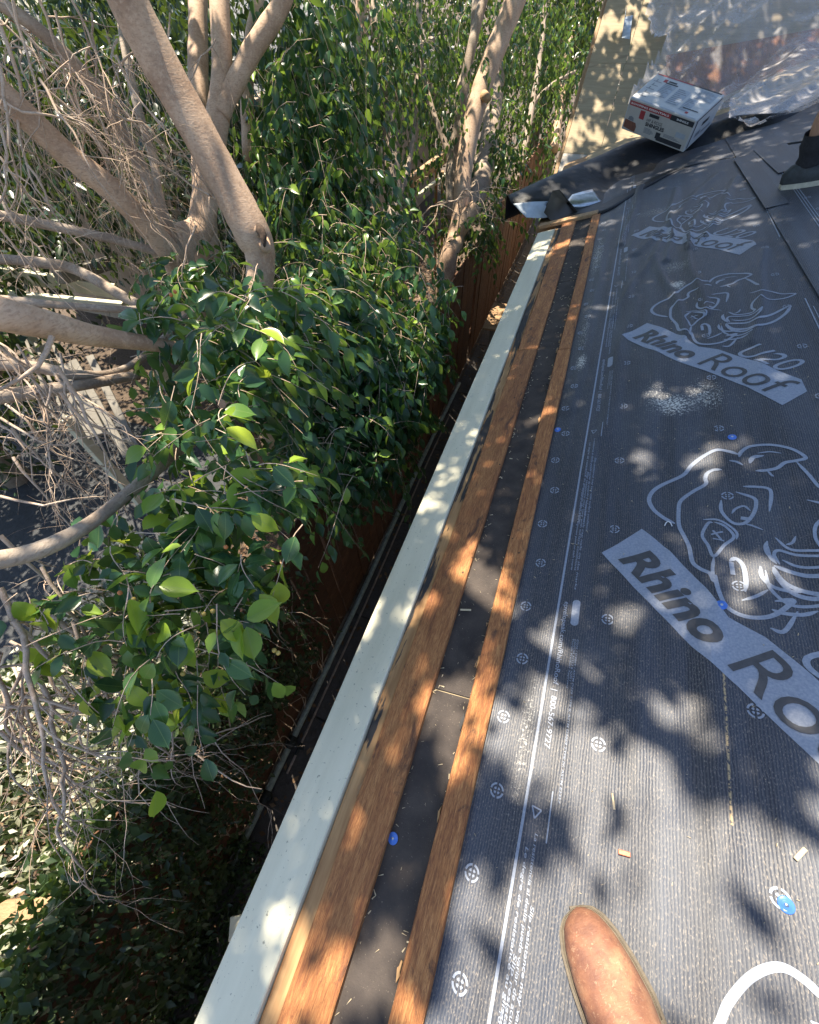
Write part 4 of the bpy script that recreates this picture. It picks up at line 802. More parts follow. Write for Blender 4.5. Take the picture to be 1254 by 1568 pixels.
# ------------------------------------------------------------------ leaves
def leaf_tpl(st, hw, fold, curl):
    V = []
    for t_, h_ in zip(st, hw): V += [(0, t_, -curl * t_ * t_), (-h_, t_, fold * h_ - curl * t_ * t_), (h_, t_, fold * h_ - curl * t_ * t_)]
    F = []
    for i in range(len(st) - 1):
        a = 3 * i; F += [[a, a + 3, a + 4, a + 1], [a, a + 2, a + 5, a + 3]]
    return np.array(V, float), np.array(F)
LEAF_HI = [leaf_tpl([0, .08, .22, .40, .58, .74, .87, .96, 1.06], [.0, .10, .225, .295, .295, .23, .125, .035, .0], f_, c_) for f_, c_ in ((.35, .22), (.2, .40), (.55, .1), (.1, .3), (.4, -.12))]
LEAF_MID = leaf_tpl([0, .2, .5, .8, 1.05], [.0, .21, .295, .17, .0], .35, .25)
LEAF_MID = [LEAF_MID, leaf_tpl([0, .2, .5, .8, 1.0], [.0, .18, .25, .15, .0], .15, .5), leaf_tpl([0, .2, .5, .8, 1.05], [.0, .22, .30, .15, .0], .7, .05)]
LEAF_LO = (np.array([(0, 0, 0), (-.25, .42, .07), (0, .5, -.03), (.25, .42, .07), (0, 1.02, -.16)]), np.array([[0, 2, 1], [0, 3, 2], [1, 2, 4], [2, 3, 4]]))
def norm(a): return a / (np.linalg.norm(a, axis=-1, keepdims=True) + 1e-9)
def frames(D, Nrm):
    D = norm(D); X = norm(np.cross(D, Nrm)); Z = np.cross(X, D); return np.stack([X, D, Z], -1)
def inst(tpl, pos, Fr, size):
    V, F = tpl; n = len(pos); W = np.einsum('nij,kj->nki', Fr, V) * size[:, None, None] + pos[:, None, :]
    Fa = (F[None] + (np.arange(n) * len(V))[:, None, None]).reshape(-1, F.shape[1]); return W.reshape(-1, 3), [Fa]
def shoots(starts, dirs, lens, nl, size, droop=.5, rng=RNG, hang=.6, skip=.15):
    """leafy shoots: returns leaf pos, frames, size and the twig polylines"""
    n = len(starts); dirs = norm(dirs); ts = np.linspace(skip, 1, nl); pos, D, Nn = [], [], []; up = np.array([0, 0, 1.0])
    tw = []; pr = norm(np.cross(dirs, up) + rng.normal(0, .3, (n, 3))); ph = rng.uniform(0, 6.28, n); am = rng.uniform(.03, .10, n)
    wob = lambda t_: pr * (am * lens * (np.sin(4.2 * t_ + ph) - np.sin(ph)))[:, None]
    for t_ in np.linspace(0, 1, 7): tw.append(starts + dirs * (lens * t_)[:, None] - up * (droop * lens * t_ ** 2)[:, None] + wob(t_))
    for k, t_ in enumerate(ts):
        p = starts + dirs * (lens * t_)[:, None] - up * (droop * lens * t_ ** 2)[:, None] + wob(t_); tg = norm(dirs - up * (2 * droop * t_)); sd = norm(np.cross(tg, up) + rng.normal(0, .25, (n, 3)))
        s = 1 if k % 2 else -1; d = norm(tg * .55 + sd * s * rng.uniform(.4, .95, (n, 1)) - up * hang * rng.uniform(.4, 1.3, (n, 1)) + rng.normal(0, .25, (n, 3)))
        if k == nl - 1: d = norm(tg + rng.normal(0, .2, (n, 3)))
        nr = norm(up * .9 + sd * s * .25 + rng.normal(0, .45, (n, 3))); pos.append(p + d * .012); D.append(d); Nn.append(nr)
    pos, D, Nn = np.concatenate(pos), np.concatenate(D), np.concatenate(Nn)
    return pos, frames(D, Nn), size * rng.uniform(.55, 1.12, len(pos)), np.stack(tw, 1)
def twig_mesh(tw, r0=.0022, r1=.0008, sides=3):
    n, k, _ = tw.shape; T = norm(np.gradient(tw, axis=1)); ref = np.array([.3, .5, .81]); A = norm(np.cross(T, ref)); B = np.cross(T, A); r = np.linspace(r0, r1, k)[None, :, None]; ring = []
    for s in range(sides):
        a = math.tau * s / sides; ring.append(tw + (A * math.cos(a) + B * math.sin(a)) * r)
    V = np.stack(ring, 2).reshape(-1, 3); i = np.arange(n)[:, None, None] * k * sides; j = np.arange(k - 1)[None, :, None] * sides; s = np.arange(sides)[None, None, :]; sn = (s + 1) % sides
    return V, [np.stack([i + j + s, i + j + sn, i + j + sides + sn, i + j + sides + s], -1).reshape(-1, 4)]
def in_view(p):
    c = (p - np.array([0, 0, CAMZ])) @ RC; return c[:, 0] / c[:, 2] * FPX + PXW / 2, PXH / 2 - c[:, 1] / c[:, 2] * FPX, c[:, 2]
def clump(px, py, d, rx, ry, rd, n, rng=RNG):
    q = rng.normal(0, .5, (n, 3)); q = np.clip(q, -1.15, 1.15); return np.array([P(px + a * rx, py + b * ry, max(.75, d + c * rd)) for a, b, c in q])

# ------------------------------------------------------------------ trees
def limb_path(pts, extra=None, n=26):
    c = np.array([P(a, b, d) for a, b, d, w in pts]); r = np.array([w / 2 * d / FPX * .90 for a, b, d, w in pts])
    if extra: c = np.vstack([np.array(extra[0])[None], c]); r = np.concatenate([[extra[1]], r])
    C = catmull(c, n); R = np.interp(np.linspace(0, len(c) - 1, n), range(len(c)), r); return C, R
def limb(tree, pts, mat, name='limb', extra=None, n=28, sides=14, rough=.10, seed=0.0):
    C, R = limb_path(pts, extra, n); V, F = tube(C, R, sides, rough, True, seed); V, mw = recenter(V); return obj(name, mesh_np(name, V, F, mat, True), mw, tree)
def gnd(px, py, d, r): q = P(px, py, d); return ((q[0] + .02, q[1], -.05), r)

TA = thing('ficus_tree', (-2.1, 2.1, 0), 'big ficus with tan limbs fanning out over the fence, bright sprays near the white board', 'tree')
limb(TA, [(415, 640, 2.55, 48), (394, 505, 2.40, 44), (399, 405, 2.28, 46), (388, 362, 2.22, 60), (342, 272, 2.1, 58), (286, 170, 1.97, 60), (236, 80, 1.86, 64), (196, 0, 1.76, 66), (140, -120, 1.62, 66), (60, -330, 1.5, 60)], M['bark'], 'trunk', gnd(425, 660, 2.6, .12), 60, 20, .05)
for s in ((404, 376, 2.17, 16), (392, 352, 2.16, 14)):       # pruning knots
    v, f = tube([P(s[0], s[1], s[2] + .03), P(s[0] + 5, s[1] + 6, s[2] - .015)], [.045, .020], 12, .5); obj('knot', mesh_np('knot', v, f, M['bark'], True), None, TA)
v, f = tube(catmull([P(394, 342, 2.135), P(401, 358, 2.125), P(405, 378, 2.13)], 10), [.003, .010, .014, .017, .018, .018, .017, .014, .010, .004], 12, .9); obj('bark_scar', mesh_np('bark_scar', v, f, M['scar'], True), None, TA)
limb(TA, [(288, 450, 2.95, 46), (308, 345, 2.92, 42), (326, 225, 2.9, 42), (340, 120, 2.86, 34), (336, 0, 2.8, 32), (333, -140, 2.8, 30), (340, -420, 2.9, 24)], M['bark'], 'trunk', gnd(280, 470, 3.0, .12), 40, 16, .05)
limb(TA, [(338, 178, 2.87, 30), (350, 148, 2.86, 30), (385, 80, 2.8, 30), (426, 14, 2.75, 30), (450, -50, 2.7, 28), (520, -260, 2.7, 22)], M['bark'])
limb(TA, [(318, 400, 3.1, 40), (310, 250, 3.1, 34), (304, 120, 3.1, 31), (303, 0, 3.1, 30), (300, -200, 3.1, 26)], M['bark'])
limb(TA, [(275, 420, 2.7, 36), (255, 380, 2.5, 38), (180, 300, 2.2, 38), (92, 226, 2.0, 41), (0, 140, 1.82, 43), (-90, 55, 1.7, 43)], M['bark'])
limb(TA, [(278, 400, 2.7, 20), (250, 330, 2.5, 20), (214, 250, 2.4, 21), (150, 140, 2.2, 21), (70, 55, 2.0, 22), (0, 5, 1.9, 22), (-60, -30, 1.85, 20)], M['barkgrey'])
limb(TA, [(262, 392, 2.55, 12), (170, 366, 2.4, 14), (80, 346, 2.3, 15), (0, 330, 2.2, 16), (-60, 322, 2.15, 16)], M['barkgrey'])
limb(TA, [(254, 355, 2.8, 12), (235, 250, 2.9, 12), (205, 140, 3.0, 14), (185, 30, 3.0, 13), (180, -60, 3.0, 12)], M['barkgrey'])
limb(TA, [(418, 600, 2.5, 40), (360, 562, 2.05, 34), (262, 532, 1.62, 22), (150, 515, 1.36, 34), (70, 497, 1.22, 50), (0, 481, 1.13, 58), (-120, 440, 1.02, 60)], M['bark'], sides=18, n=36)
limb(TA, [(420, 650, 2.55, 30), (348, 652, 2.05, 22), (290, 676, 1.7, 24), (212, 742, 1.42, 19), (140, 800, 1.26, 23), (70, 838, 1.16, 29), (0, 857, 1.08, 32), (-80, 862, 1.0, 33)], M['barkgrey'], sides=16, n=36)
limb(TA, [(300, 480, 2.8, 20), (200, 560, 2.3, 11), (120, 574, 2.0, 16), (60, 563, 1.92, 20), (-50, 553, 1.85, 22)], M['barkgrey']); limb(TA, [(210, 575, 2.3, 16), (120, 590, 2.0, 18), (50, 601, 1.92, 24), (-50, 612, 1.85, 27)], M['barkgrey'])
limb(TA, [(270, 470, 2.8, 12), (200, 474, 2.6, 11), (100, 468, 2.5, 12), (0, 458, 2.45, 14), (-60, 452, 2.4, 14)], M['barkgrey'])
limb(TA, [(-60, 392, 2.9, 16), (60, 402, 2.9, 16), (120, 415, 3.0, 17), (200, 460, 3.0, 17), (280, 500, 3.0, 16)], M['barkgrey'])
limb(TA, [(383, 240, 3.6, 24), (378, 150, 3.6, 22), (384, 60, 3.6, 20), (396, 0, 3.6, 20), (400, -80, 3.6, 18)], M['bark'])

TB = thing('ficus_tree', (-2.6, 5.0, 0), 'slender twin stemmed ficus in front of the beige stucco wall', 'tree')
limb(TB, [(574, 410, 4.7, 34), (569, 330, 4.7, 27), (563, 240, 4.65, 22), (560, 130, 4.6, 18), (552, 0, 4.6, 20), (545, -120, 4.6, 18)], M['bark'], 'trunk', gnd(578, 425, 4.75, .14), 34)
limb(TB, [(592, 420, 4.8, 32), (602, 290, 4.8, 26), (594, 150, 4.75, 24), (578, 40, 4.7, 24), (570, -20, 4.7, 24), (560, -140, 4.7, 20)], M['barkgrey'], 'trunk', gnd(594, 440, 4.85, .13), 34)
limb(TB, [(600, 330, 4.8, 14), (625, 250, 4.9, 12), (640, 120, 5.0, 11), (642, 0, 5, 10)], M['barkgrey']); limb(TB, [(561, 170, 4.6, 10), (545, 60, 4.5, 12), (520, -20, 4.4, 10)], M['bark'])
TC = thing('ficus_tree', (-1.55, 5.4, 0), 'leaning grey tan ficus trunk with a sawn stub, nearest the black fold', 'tree')
limb(TC, [(684, 415, 5.1, 30), (697, 370, 5.1, 29), (706, 312, 5.05, 27), (712, 245, 5.0, 30), (733, 150, 4.9, 32), (766, 58, 4.8, 34), (797, -22, 4.7, 36), (840, -150, 4.6, 34)], M['bark'], 'trunk', gnd(680, 430, 5.1, .15), 44, 16, .06)
st_ = limb(TC, [(699, 362, 5.08, 24), (714, 336, 5.0, 28), (729, 317, 4.95, 26)], M['bark'], 'sawn_stub', None, 12)
v, f = tube([P(741, 146, 4.80), P(746, 150, 4.74)], [.05, .045], 14); obj('sawn_face', mesh_np('sawn_face', v, f, M['rawwood']), None, TC)
limb(TC, [(694, 330, 5.2, 22), (692, 262, 5.2, 22), (702, 195, 5.15, 19), (713, 120, 5.1, 16), (728, 48, 5.0, 16), (748, -30, 5.0, 16)], M['barkgrey']); limb(TC, [(692, 250, 5.2, 11), (678, 212, 5.2, 9), (660, 160, 5.2, 8), (647, 100, 5.2, 7), (640, 40, 5.2, 5)], M['barkgrey'])
limb(TC, [(700, 205, 5.2, 11), (703, 140, 5.25, 12), (722, 80, 5.3, 12), (728, 0, 5.3, 11)], M['barkgrey']); limb(TC, [(720, 330, 5.3, 34), (738, 270, 5.6, 34), (752, 190, 6.0, 30), (762, 100, 6.4, 28)], M['barkgrey'])
TD = thing('ficus_tree', (-1.6, 9.4, 0), 'dark thin stemmed tree with sunlit drooping leaves beside the plywood', 'tree')
limb(TD, [(790, 290, 8.2, 12), (808, 200, 8.2, 11), (822, 120, 8.2, 9), (832, 40, 8.2, 8), (836, -60, 8.2, 8)], M['barkgrey'], 'trunk', gnd(788, 300, 8.2, .1)); limb(TD, [(815, 160, 8.2, 7), (845, 130, 8.2, 6), (880, 110, 8.2, 5)], M['barkgrey']); limb(TD, [(848, 230, 8.6, 14), (858, 160, 8.8, 14), (872, 60, 9, 12)], M['bark'])

def foliage(tree, specs, mat, tpl, name='foliage', twigs=True, near_parts=0, young=.06, shade=None):
    allp, allf, alls, tws = [], [], [], []
    for px, py, d, rx, ry, rd, n, L, nl, size, droop in specs:
        s = clump(px, py, d, rx, ry, rd, n); dr = RNG.normal(0, 1, (n, 3)); dr[:, 2] = dr[:, 2] * .45 + .1; dr[:, 0] += .25
        Ln = RNG.uniform(.5, 1.2, n) * L; en = s[:, 0] + norm(dr)[:, 0] * Ln; kk = ~((np.maximum(s[:, 0], en) > -.70 + .06 * RNG.random(n)) & (s[:, 1] > 1.0) & (s[:, 1] < 4.4)); kk &= ~(np.maximum(s[:, 0], en) > -.46); s, dr, Ln = s[kk], dr[kk], Ln[kk]
        p, f, sz, tw = shoots(s, dr, Ln, nl, size, droop); allp.append(p); allf.append(f); alls.append(sz); tws.append(tw)
    p, f, sz = np.concatenate(allp), np.concatenate(allf), np.concatenate(alls)
    x, y, dz = in_view(p); keep = dz > .55; p, f, sz, x, y, dz = p[keep], f[keep], sz[keep], x[keep], y[keep], dz[keep]
    rf_ = p[:, 0] / 3.0 + RZ; ok = ~((p[:, 0] > -.42) & (p[:, 1] < 4.4)); p, f, sz, x, y, dz = p[ok], f[ok], sz[ok], x[ok], y[ok], dz[ok]
    if near_parts:
        vis = (x > 0) & (x < PXW) & (y > 0) & (y < PXH); score = np.where(vis, sz / dz, 0); order = np.argsort(-score); sel = order[:near_parts]; rest = order[near_parts:]
        ms = [mesh_np('leaf', *[(a, [b]) for a, b in [t_]][0], M['leafnear'], True) for t_ in LEAF_HI]; my = [mesh_np('leaf', t_[0], [t_[1]], M['leafyoung'], True) for t_ in LEAF_HI[:3]]
        for q, i in enumerate(sel):
            yg = random.random() < young + (.14 if y[i] > 800 else 0); me = random.choice(my if yg else ms); mw = Matrix([[*f[i][0], 0], [*f[i][1], 0], [*f[i][2], 0], [0, 0, 0, 1]]); mw = Matrix.Translation(Vector(p[i])) @ mw @ Matrix.Scale(float(sz[i]) * (1.15 if yg else 1), 4)
            obj('leaf', me, mw, tree)
        p, f, sz = p[rest], f[rest], sz[rest]
    V, F = join([inst(tq, p[q_::3], f[q_::3], sz[q_::3]) for q_, tq in enumerate(tpl if isinstance(tpl, list) else [tpl] * 3)]); V, mw = recenter(V); o = obj(name, mesh_np(name, V, F, mat, True), mw, tree); o['kind'] = 'stuff'
    if twigs:
        V, F = twig_mesh(np.concatenate(tws)); V, mw = recenter(V); o = obj('twigs', mesh_np('twigs', V, F, M['twig']), mw, tree); o['kind'] = 'stuff'
    return p
# near sprays of the big tree
foliage(TA, [(310, 500, 1.55, 120, 60, .22, 34, .26, 8, .085, .5), (400, 560, 1.75, 90, 60, .25, 30, .26, 8, .085, .5), (300, 640, 1.5, 110, 60, .22, 24, .24, 8, .085, .5),
             (330, 760, 1.28, 120, 70, .16, 36, .24, 9, .080, .5), (230, 880, 1.2, 120, 60, .14, 26, .22, 9, .080, .5), (310, 930, 1.18, 100, 70, .12, 28, .22, 9, .078, .55), (200, 1040, 1.15, 120, 60, .12, 16, .2, 9, .078, .6), (60, 960, 1.1, 70, 80, .12, 5, .2, 6, .085, .6)],
        M['leaf'], LEAF_MID, 'foliage', True, 300, .22)
# mid mass over the walkway, hanging curtain and depth
foliage(TA, [(470, 470, 2.3, 90, 90, .3, 120, .34, 10, .092, .6), (560, 560, 2.75, 130, 130, .4, 330, .36, 11, .090, .7), (600, 620, 2.9, 80, 100, .35, 150, .34, 11, .088, .8), (655, 520, 3.1, 60, 80, .3, 140, .32, 10, .088, .7), (500, 680, 2.5, 110, 90, .35, 130, .34, 10, .092, .8), (530, 700, 2.6, 60, 70, .3, 45, .32, 10, .076, .9), (420, 640, 2.2, 80, 80, .3, 60, .3, 9, .082, .7), (520, 380, 3.0, 110, 80, .4, 150, .36, 10, .078, .7), (300, 430, 2.35, 70, 40, .2, 36, .28, 9, .085, .6), (380, 500, 2.1, 90, 60, .25, 60, .3, 9, .085, .6)],
        M['leaf'], LEAF_MID, 'foliage')
foliage(TB, [(470, 120, 3.2, 80, 190, .4, 230, .5, 12, .10, 1.4), (520, 300, 3.6, 80, 110, .4, 130, .45, 11, .08, 1.3), (430, 250, 3.4, 60, 150, .4, 110, .45, 11, .082, 1.4), (610, 60, 4.6, 110, 100, .5, 110, .5, 12, .08, 1.4), (540, 60, 4.2, 90, 110, .5, 130, .5, 12, .08, 1.4), (660, 200, 5.6, 60, 110, .6, 44, .45, 11, .085, 1.4)],
        M['leaf'], LEAF_MID, 'foliage')
foliage(TC, [(738, 345, 5.0, 30, 45, .3, 45, .32, 9, .085, .9), (765, 230, 5.6, 45, 70, .4, 55, .36, 10, .085, 1.0), (690, 60, 5.4, 80, 90, .5, 90, .5, 11, .085, 1.4), (670, 330, 5.4, 60, 50, .4, 30, .35, 9, .085, .9), (800, 60, 6.2, 70, 110, .6, 90, .5, 11, .09, 1.5)],
        M['leaf'], LEAF_MID, 'foliage')
foliage(TD, [(840, 70, 8.6, 80, 130, .8, 200, .6, 12, .11, 1.6), (810, 240, 8.4, 50, 80, .6, 50, .5, 10, .11, 1.2), (880, 30, 9.5, 60, 80, .8, 90, .6, 12, .11, 1.6)], M['leaf'], LEAF_MID, 'foliage')
# dark depth behind the bare limbs
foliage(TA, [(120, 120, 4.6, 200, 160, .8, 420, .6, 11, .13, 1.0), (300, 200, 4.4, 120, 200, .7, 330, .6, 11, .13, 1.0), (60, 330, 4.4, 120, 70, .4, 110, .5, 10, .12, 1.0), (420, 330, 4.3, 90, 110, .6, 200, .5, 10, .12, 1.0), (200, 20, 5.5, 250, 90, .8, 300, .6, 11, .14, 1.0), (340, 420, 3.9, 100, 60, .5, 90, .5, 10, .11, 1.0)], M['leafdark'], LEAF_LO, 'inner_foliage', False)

# bare twigs ---------------------------------------------------------------
def bare(tree, roots, name='bare_twigs', mat='twig'):
    parts = []
    def grow(p, d, L, r, lev):
        n = max(4, int(L / .05)); pts = [np.array(p)]; dd = norm(np.array(d, float))
        for i in range(n):
            dd = norm(dd + RNG.normal(0, .21, 3) + np.array([0, 0, -.05 - .03 * lev])); pts.append(pts[-1] + dd * L / n)
        pts = np.array(pts); rr = np.linspace(r, r * .22, len(pts)); parts.append(tube(pts, rr, 5 if r > .004 else 4, 0, False))
        if lev < 3:
            for i in range(1, len(pts) - 1):
                if RNG.random() < (.55 if lev < 2 else .4):
                    nd = norm(dd * .8 + RNG.normal(0, .75, 3) + np.array([0, 0, -.15])); grow(pts[i], nd, L * RNG.uniform(.3, .65), rr[i] * .62, lev + 1)
    for px, py, d, qx, qy, qd, r in roots:
        a, b = P(px, py, d), P(qx, qy, qd); grow(a, b - a, np.linalg.norm(b - a), r, 1)
    V, F = join(parts); V, mw = recenter(V); o = obj(name, mesh_np(name, V, F, M[mat], True), mw, tree); o['kind'] = 'stuff'
bare(TA, [(80, 515, 1.2, 100, 700, 1.2, .0085), (86, 560, 1.2, 240, 735, 1.25, .007), (92, 600, 1.22, 150, 810, 1.2, .006), (0, 40, 1.7, 210, 380, 2.1, .009), (60, 0, 1.8, 160, 330, 2.0, .007), (110, 0, 1.9, 260, 300, 2.3, .006), (0, 100, 1.6, 110, 400, 1.8, .007), (0, 190, 1.6, 70, 430, 1.7, .006), (150, 120, 2.1, 280, 400, 2.4, .006), (330, 60, 2.5, 300, 300, 2.4, .005), (230, 40, 2.2, 150, 200, 2.2, .005), (350, 310, 2.1, 230, 300, 2.2, .007), (300, 345, 2.1, 260, 420, 2.1, .007),
          (0, 300, 1.7, 60, 450, 1.75, .006), (40, 250, 1.8, 170, 420, 2.0, .006), (0, 30, 2.2, 200, 150, 2.4, .006), (20, 0, 1.7, 120, 260, 1.9, .007), (140, 20, 2.0, 240, 330, 2.2, .006), (0, 150, 1.8, 190, 330, 2.1, .007), (0, 240, 1.7, 150, 400, 1.9, .006), (60, 120, 1.8, 230, 400, 2.1, .007), (260, 20, 2.4, 320, 200, 2.4, .005), (0, 350, 1.8, 120, 460, 1.9, .006), (180, 60, 2.2, 110, 300, 2.1, .006)])
bare(TA, [(int(RNG.uniform(-20, 260)), int(RNG.uniform(-10, 200)), RNG.uniform(1.7, 2.3), int(RNG.uniform(40, 330)), int(RNG.uniform(230, 440)), RNG.uniform(1.9, 2.4), .0055) for _ in range(16)])
bare(TA, [(0, 900, 1.15, 120, 1120, 1.25, .009), (20, 950, 1.15, 200, 1180, 1.35, .009), (80, 940, 1.2, 330, 1250, 1.6, .008), (0, 1000, 1.2, 60, 1300, 1.5, .008), (150, 960, 1.25, 380, 1160, 1.6, .006), (60, 1040, 1.3, 230, 1330, 1.7, .008), (0, 1120, 1.35, 150, 1360, 1.7, .007), (0, 820, 1.2, 120, 980, 1.25, .007), (20, 700, 1.5, 100, 880, 1.5, .006), (0, 640, 1.6, 150, 760, 1.6, .006), (0, 760, 1.5, 170, 800, 1.5, .006), (120, 1000, 1.3, 300, 1120, 1.5, .006), (200, 960, 1.25, 420, 1010, 1.4, .006), (0, 1080, 1.3, 250, 1180, 1.6, .007), (40, 980, 1.3, 90, 1230, 1.6, .007)])
bare(TA, [(int(RNG.uniform(-20, 160)), int(RNG.uniform(860, 1080)), RNG.uniform(1.2, 1.5), int(RNG.uniform(40, 330)), int(RNG.uniform(1080, 1340)), RNG.uniform(1.4, 1.8), .006) for _ in range(10)])
bare(TA, [(int(RNG.uniform(-20, 120)), int(RNG.uniform(500, 660)), RNG.uniform(1.4, 2.0), int(RNG.uniform(60, 280)), int(RNG.uniform(640, 830)), RNG.uniform(1.5, 2.0), .0055) for _ in range(14)])
bare(TC, [(728, 320, 4.9, 780, 285, 4.7, .006), (735, 330, 4.9, 790, 315, 4.7, .006), (715, 290, 4.9, 520, 300, 4.0, .010), (600, 340, 4.2, 690, 310, 4.4, .006), (600, 420, 4.2, 650, 300, 4.3, .008), (560, 480, 3.6, 640, 470, 3.6, .007)])
# small figs on the near sprays
figs = [(262, 452, 1.5), (268, 447, 1.5), (314, 447, 1.6), (346, 838, 1.2), (184, 908, 1.15), (200, 922, 1.15), (205, 918, 1.15), (312, 940, 1.15), (326, 936, 1.15), (352, 950, 1.16), (293, 976, 1.16), (388, 978, 1.15), (396, 972, 1.15), (420, 996, 1.16), (426, 1000, 1.16), (215, 1010, 1.15), (222, 1014, 1.15), (280, 1032, 1.16), (402, 930, 1.16)]
for i, (a, b, d) in enumerate(figs):
    bm = bmesh.new(); bmesh.ops.create_uvsphere(bm, u_segments=10, v_segments=7, radius=.0065)
    for v in bm.verts:
        if v.co.z > .004: v.co.z += .0015
    obj('fig', bm_mesh('fig', bm, M['figred'] if i < 5 else M['fig'], True), Matrix.Translation(Vector(P(a, b, d - .05))), TA)

# overhead crown: the leaves that dapple the roof with shade
def crown_over(tree, tests, name, seed, size=.115, tlo=3.6, thi=6.2):
    rng = np.random.default_rng(seed); S = np.array(SUN); pos = []
    for x0, x1, y0, y1, dens, fn in tests:
        n = int((x1 - x0) * (y1 - y0) * dens); x = rng.uniform(x0, x1, n); y = rng.uniform(y0, y1, n); k = np.array([rng.random() < fn(a, b) for a, b in zip(x, y)]); x, y = x[k], y[k]
        z = RZ + x / 3.0; t_ = rng.uniform(tlo, thi, len(x)); pos.append(np.stack([x, y, z], -1) + t_[:, None] * S)
    p = np.concatenate(pos); n = len(p); D = rng.normal(0, 1, (n, 3)); D[:, 2] = -abs(D[:, 2]) * .8; Nn = S + rng.normal(0, .5, (n, 3))
    V, F = inst(LEAF_LO, p, frames(D, Nn), size * rng.uniform(.6, 1.15, n)); V, mw = recenter(V); o = obj(name, mesh_np(name, V, F, M['leaf']), mw, tree); o['kind'] = 'stuff'; print('crown', n)
def gapn(x, y, s, o): return mnoise.noise(Vector((x * s + o, y * s, o * 3.1)))
def hole(x, y, thr):
    g = gapn(x, y, 5.0, 4) + .55 * gapn(x, y, 11.0, 9) + .35 * gapn(x, y, 1.3, 2)
    return .05 if g > thr else 1.0
def roof_cover(x, y):
    lit = .0 + .42 * x + .14 * gapn(x, y, 2.2, 1) + .12 * gapn(x, y, 6.0, 3)
    if x < -.19: return hole(x, y, .08) if y < 1.5 else hole(x, y, .30)
    if x < .12: return hole(x, y, .02) if y < .9 else hole(x, y, .28)
    if y < lit: return .03
    return hole(x, y, .06 + min(.40, (y - lit) * .62))
def tree_cover(x, y): return hole(x * .6, y * .6, .12 if y > 1.9 or x < -2.2 else -.12)
def far_cover(x, y): return hole(x, y, .02 if (x < .5 and y > 6.2) else .42)
crown_over(TA, [(.14, 1.6, -.9, 4.6, 3600, roof_cover)], 'crown', 15, .115)
crown_over(TA, [(-3.6, -.45, .2, 6.0, 800, tree_cover), (-1.32, -.45, -2.4, .2, 900, lambda x, y: hole(x, y, .4))], 'crown', 5, .14)
crown_over(TA, [(-.47, .14, -.9, 4.6, 5200, roof_cover)], 'crown', 8, .09)
crown_over(TC, [(-.8, 3.4, 4.6, 8.6, 1500, far_cover), (1.6, 2.6, .6, 4.6, 900, lambda x, y: 1.0), (-4, -.8, 6.0, 10, 600, tree_cover)], 'crown', 6, .14)
limb(TA, [(140, -120, 1.62, 60), (-100, -400, 2.2, 60)], M['bark'], 'limb', None, 8)
for a, b in (((-2.3, 2.2, 4.6), (-1.0, -.4, 7.2)), ((-2.0, 2.3, 5.0), (-.4, 1.4, 7.6)), ((-1.6, 4.9, 4.8), (-.2, 3.0, 7.6))):
    C = catmull([a, (np.array(a) + np.array(b)) / 2 + np.array([-.3, 0, .4]), b], 14); v, f = tube(C, np.linspace(.08, .02, 14), 10, .08); obj('limb', mesh_np('limb', v, f, M['bark'], True), None, TA if a[1] < 4 else TC)

# ------------------------------------------------------------------ ivy, hedge, litter, background trees
def leaf_cloud(name, pts, size, mat, label, cat, base, nrm=(1, 0, .6), tpl=LEAF_LO, part='foliage', group=None):
    n = len(pts); D = RNG.normal(0, .6, (n, 3)) + np.array([.3, 0, -.8]); Nn = np.array(nrm) + RNG.normal(0, .5, (n, 3)); V, F = inst(tpl, pts, frames(D, Nn), size * RNG.uniform(.5, 1.2, n))
    t = thing(name, base, label, cat, group); V, mw = recenter(V); o = obj(part, mesh_np(part, V, F, mat, True), mw, t); o['kind'] = 'stuff'; return t
n = 15000; yy = RNG.uniform(-2.6, 1.3, n); zz = RNG.uniform(0, 1, n) ** .8 * 2.0; thick = .05 + .16 * np.array([.5 + mnoise.noise(Vector((0, a * 2.1, b * 2.1))) for a, b in zip(yy, zz)])
kp = np.array([(b > (.62 if a > -.7 else .1) + .35 * mnoise.noise(Vector((a * 3, b * 3, 5)))) and (a < 1.1 - RNG.random() * .8) for a, b in zip(yy, zz)])
pts = np.stack([FX + .02 + thick * RNG.uniform(.2, 1.2, n), yy, zz], -1)[kp]
n2 = 3500; y2 = RNG.uniform(-2.6, -.55, n2); x2 = RNG.uniform(FX, -.75, n2) ; k2 = (x2 < -1.0 + .18 * (-y2 - .5)); g2 = np.stack([x2, y2, RNG.uniform(.02, .25, n2)], -1)[k2]
n3 = 3600; t3 = np.stack([RNG.normal(FX, .07, n3), RNG.uniform(-2.6, .35, n3), RNG.uniform(1.66, 1.98, n3)], -1)
ivy = leaf_cloud('ivy', np.vstack([pts, g2, t3]), .055, M['ivy'], 'dark ivy mat smothering the near end of the board fence', 'ivy', (FX, -.6, 0))
vt = []
for k in range(26):
    y0 = random.uniform(-2.2, .8); q = [np.array([FX + .06, y0, .1])]
    for _ in range(9): q.append(q[-1] + np.array([random.gauss(0, .02), random.gauss(0, .08), .2])); q[-1][0] = max(q[-1][0], FX + .03)
    vt.append(tube(catmull(q, 24), np.full(24, .004), 5, 0, False))
V, F = join(vt); o = obj('stems', mesh_np('stems', V, F, M['twig']), None, ivy); o['kind'] = 'stuff'
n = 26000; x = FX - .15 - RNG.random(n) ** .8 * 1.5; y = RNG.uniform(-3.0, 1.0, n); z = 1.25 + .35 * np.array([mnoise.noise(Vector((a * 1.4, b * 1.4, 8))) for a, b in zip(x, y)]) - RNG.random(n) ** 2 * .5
leaf_cloud('hedge', np.stack([x, y, z], -1), .068, M['shiny'], 'sunlit hedge with glints put into its leaf colour, behind the ivy covered fence', 'hedge', (-2.0, -.8, 0), (0, 0, 1))
hs = []
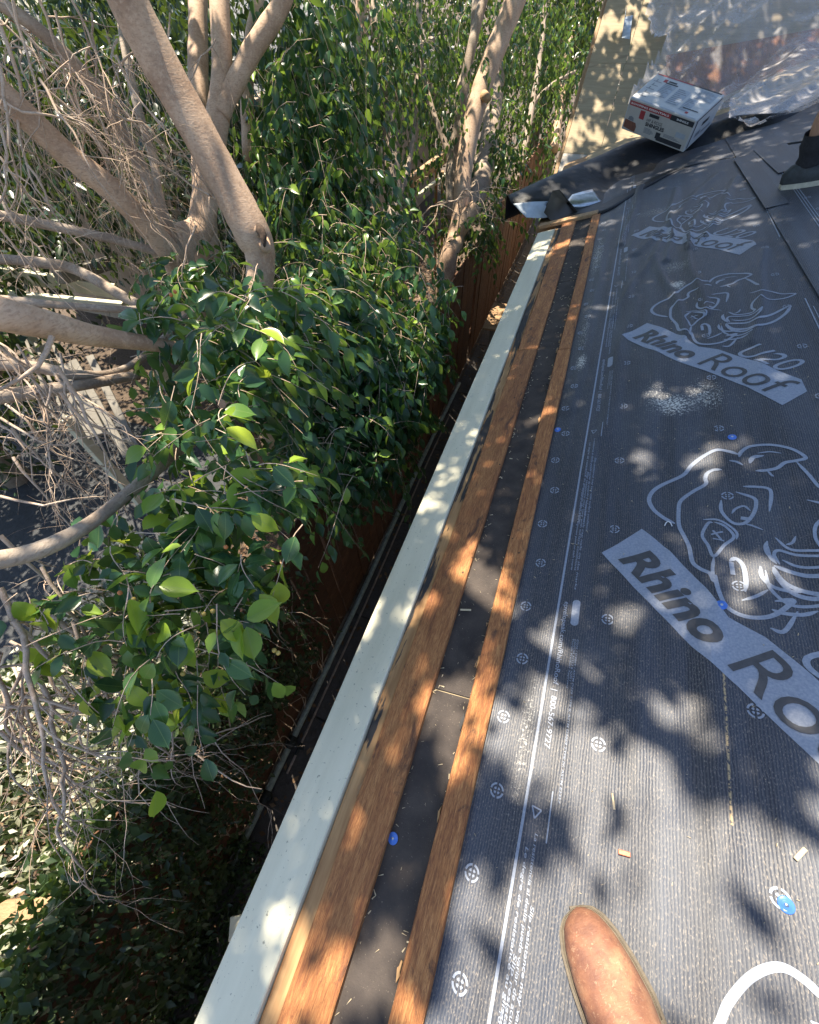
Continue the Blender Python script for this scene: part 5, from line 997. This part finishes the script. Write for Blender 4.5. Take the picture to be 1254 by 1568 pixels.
for k in range(16):
    a = np.array([random.uniform(-2.6, -1.5), random.uniform(-2.4, .6), 0]); hs.append(tube(catmull([a, a + np.array([random.gauss(0, .1), random.gauss(0, .1), .6]), a + np.array([random.gauss(0, .2), random.gauss(0, .2), 1.25])], 8), np.linspace(.02, .008, 8), 6))
V, F = join(hs); hob = [o for o in bpy.data.objects if o.name == 'hedge'][0]; o = obj('stems', mesh_np('stems', V, F, M['twig']), None, hob); o['kind'] = 'stuff'
n = 9000; x = np.concatenate([RNG.uniform(-3.4, -1.3, n - 900), RNG.uniform(-1.2, -.6, 900)]); y = RNG.uniform(-3, 10, n); pts = np.stack([x, y, np.full(n, .03) + RNG.random(n) * .02], -1)
D = RNG.normal(0, 1, (n, 3)); D[:, 2] *= .1; V, F = inst(LEAF_LO, pts, frames(D, np.array([0, 0, 1.0]) + RNG.normal(0, .25, (n, 3))), .07 * RNG.uniform(.6, 1.1, n)); o = obj('leaf_litter', mesh_np('leaf_litter', V, F, M['litter'])); tag(o, 'brown fallen leaves strewn over the ground under the trees', 'leaf litter', kind='stuff')
BT = [(-6.2, 1.6, 1.9, 4.4, 'bushy dark tree behind the cream patio cover'), (-8.5, 3.2, 2.4, 5.5, 'tall dark tree over the neighbour\'s roof, beside the patio cover'), (-7.5, 8.0, 2.4, 6.0, 'tall dark tree rising behind the beige stucco house'), (-5.2, 14.5, 2.6, 5.5, 'dark leafy tree past the end of the stucco house'), (-2.0, 15.5, 2.3, 5.5, 'sunlit leafy tree beyond the far end of the fence'), (1.5, 19.0, 2.8, 6.0, 'leafy tree behind the ridge of the plywood roof')]
for i, (x, y, r, h, lab) in enumerate(BT):
    t = thing('shade_tree', (x, y, 0), lab, 'tree', 'background shade trees'); nn = 7000; q = norm(RNG.normal(0, 1, (nn, 3))) * (RNG.random((nn, 1)) ** .45); lump = np.array([1 + .45 * mnoise.noise(Vector(a * 2.2 + i * 7)) for a in q])
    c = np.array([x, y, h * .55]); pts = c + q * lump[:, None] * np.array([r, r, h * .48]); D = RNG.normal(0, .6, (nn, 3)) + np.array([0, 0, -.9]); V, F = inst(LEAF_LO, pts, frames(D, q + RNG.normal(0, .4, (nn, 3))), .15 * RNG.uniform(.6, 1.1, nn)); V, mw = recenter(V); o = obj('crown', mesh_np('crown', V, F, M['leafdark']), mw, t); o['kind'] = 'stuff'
    v, f = tube(catmull([(x, y, -.05), (x + .1, y, h * .3), (x, y + .1, h * .6)], 14), np.linspace(.17, .07, 14), 10, .1); obj('trunk', mesh_np('trunk', v, f, M['barkgrey'], True), None, t)
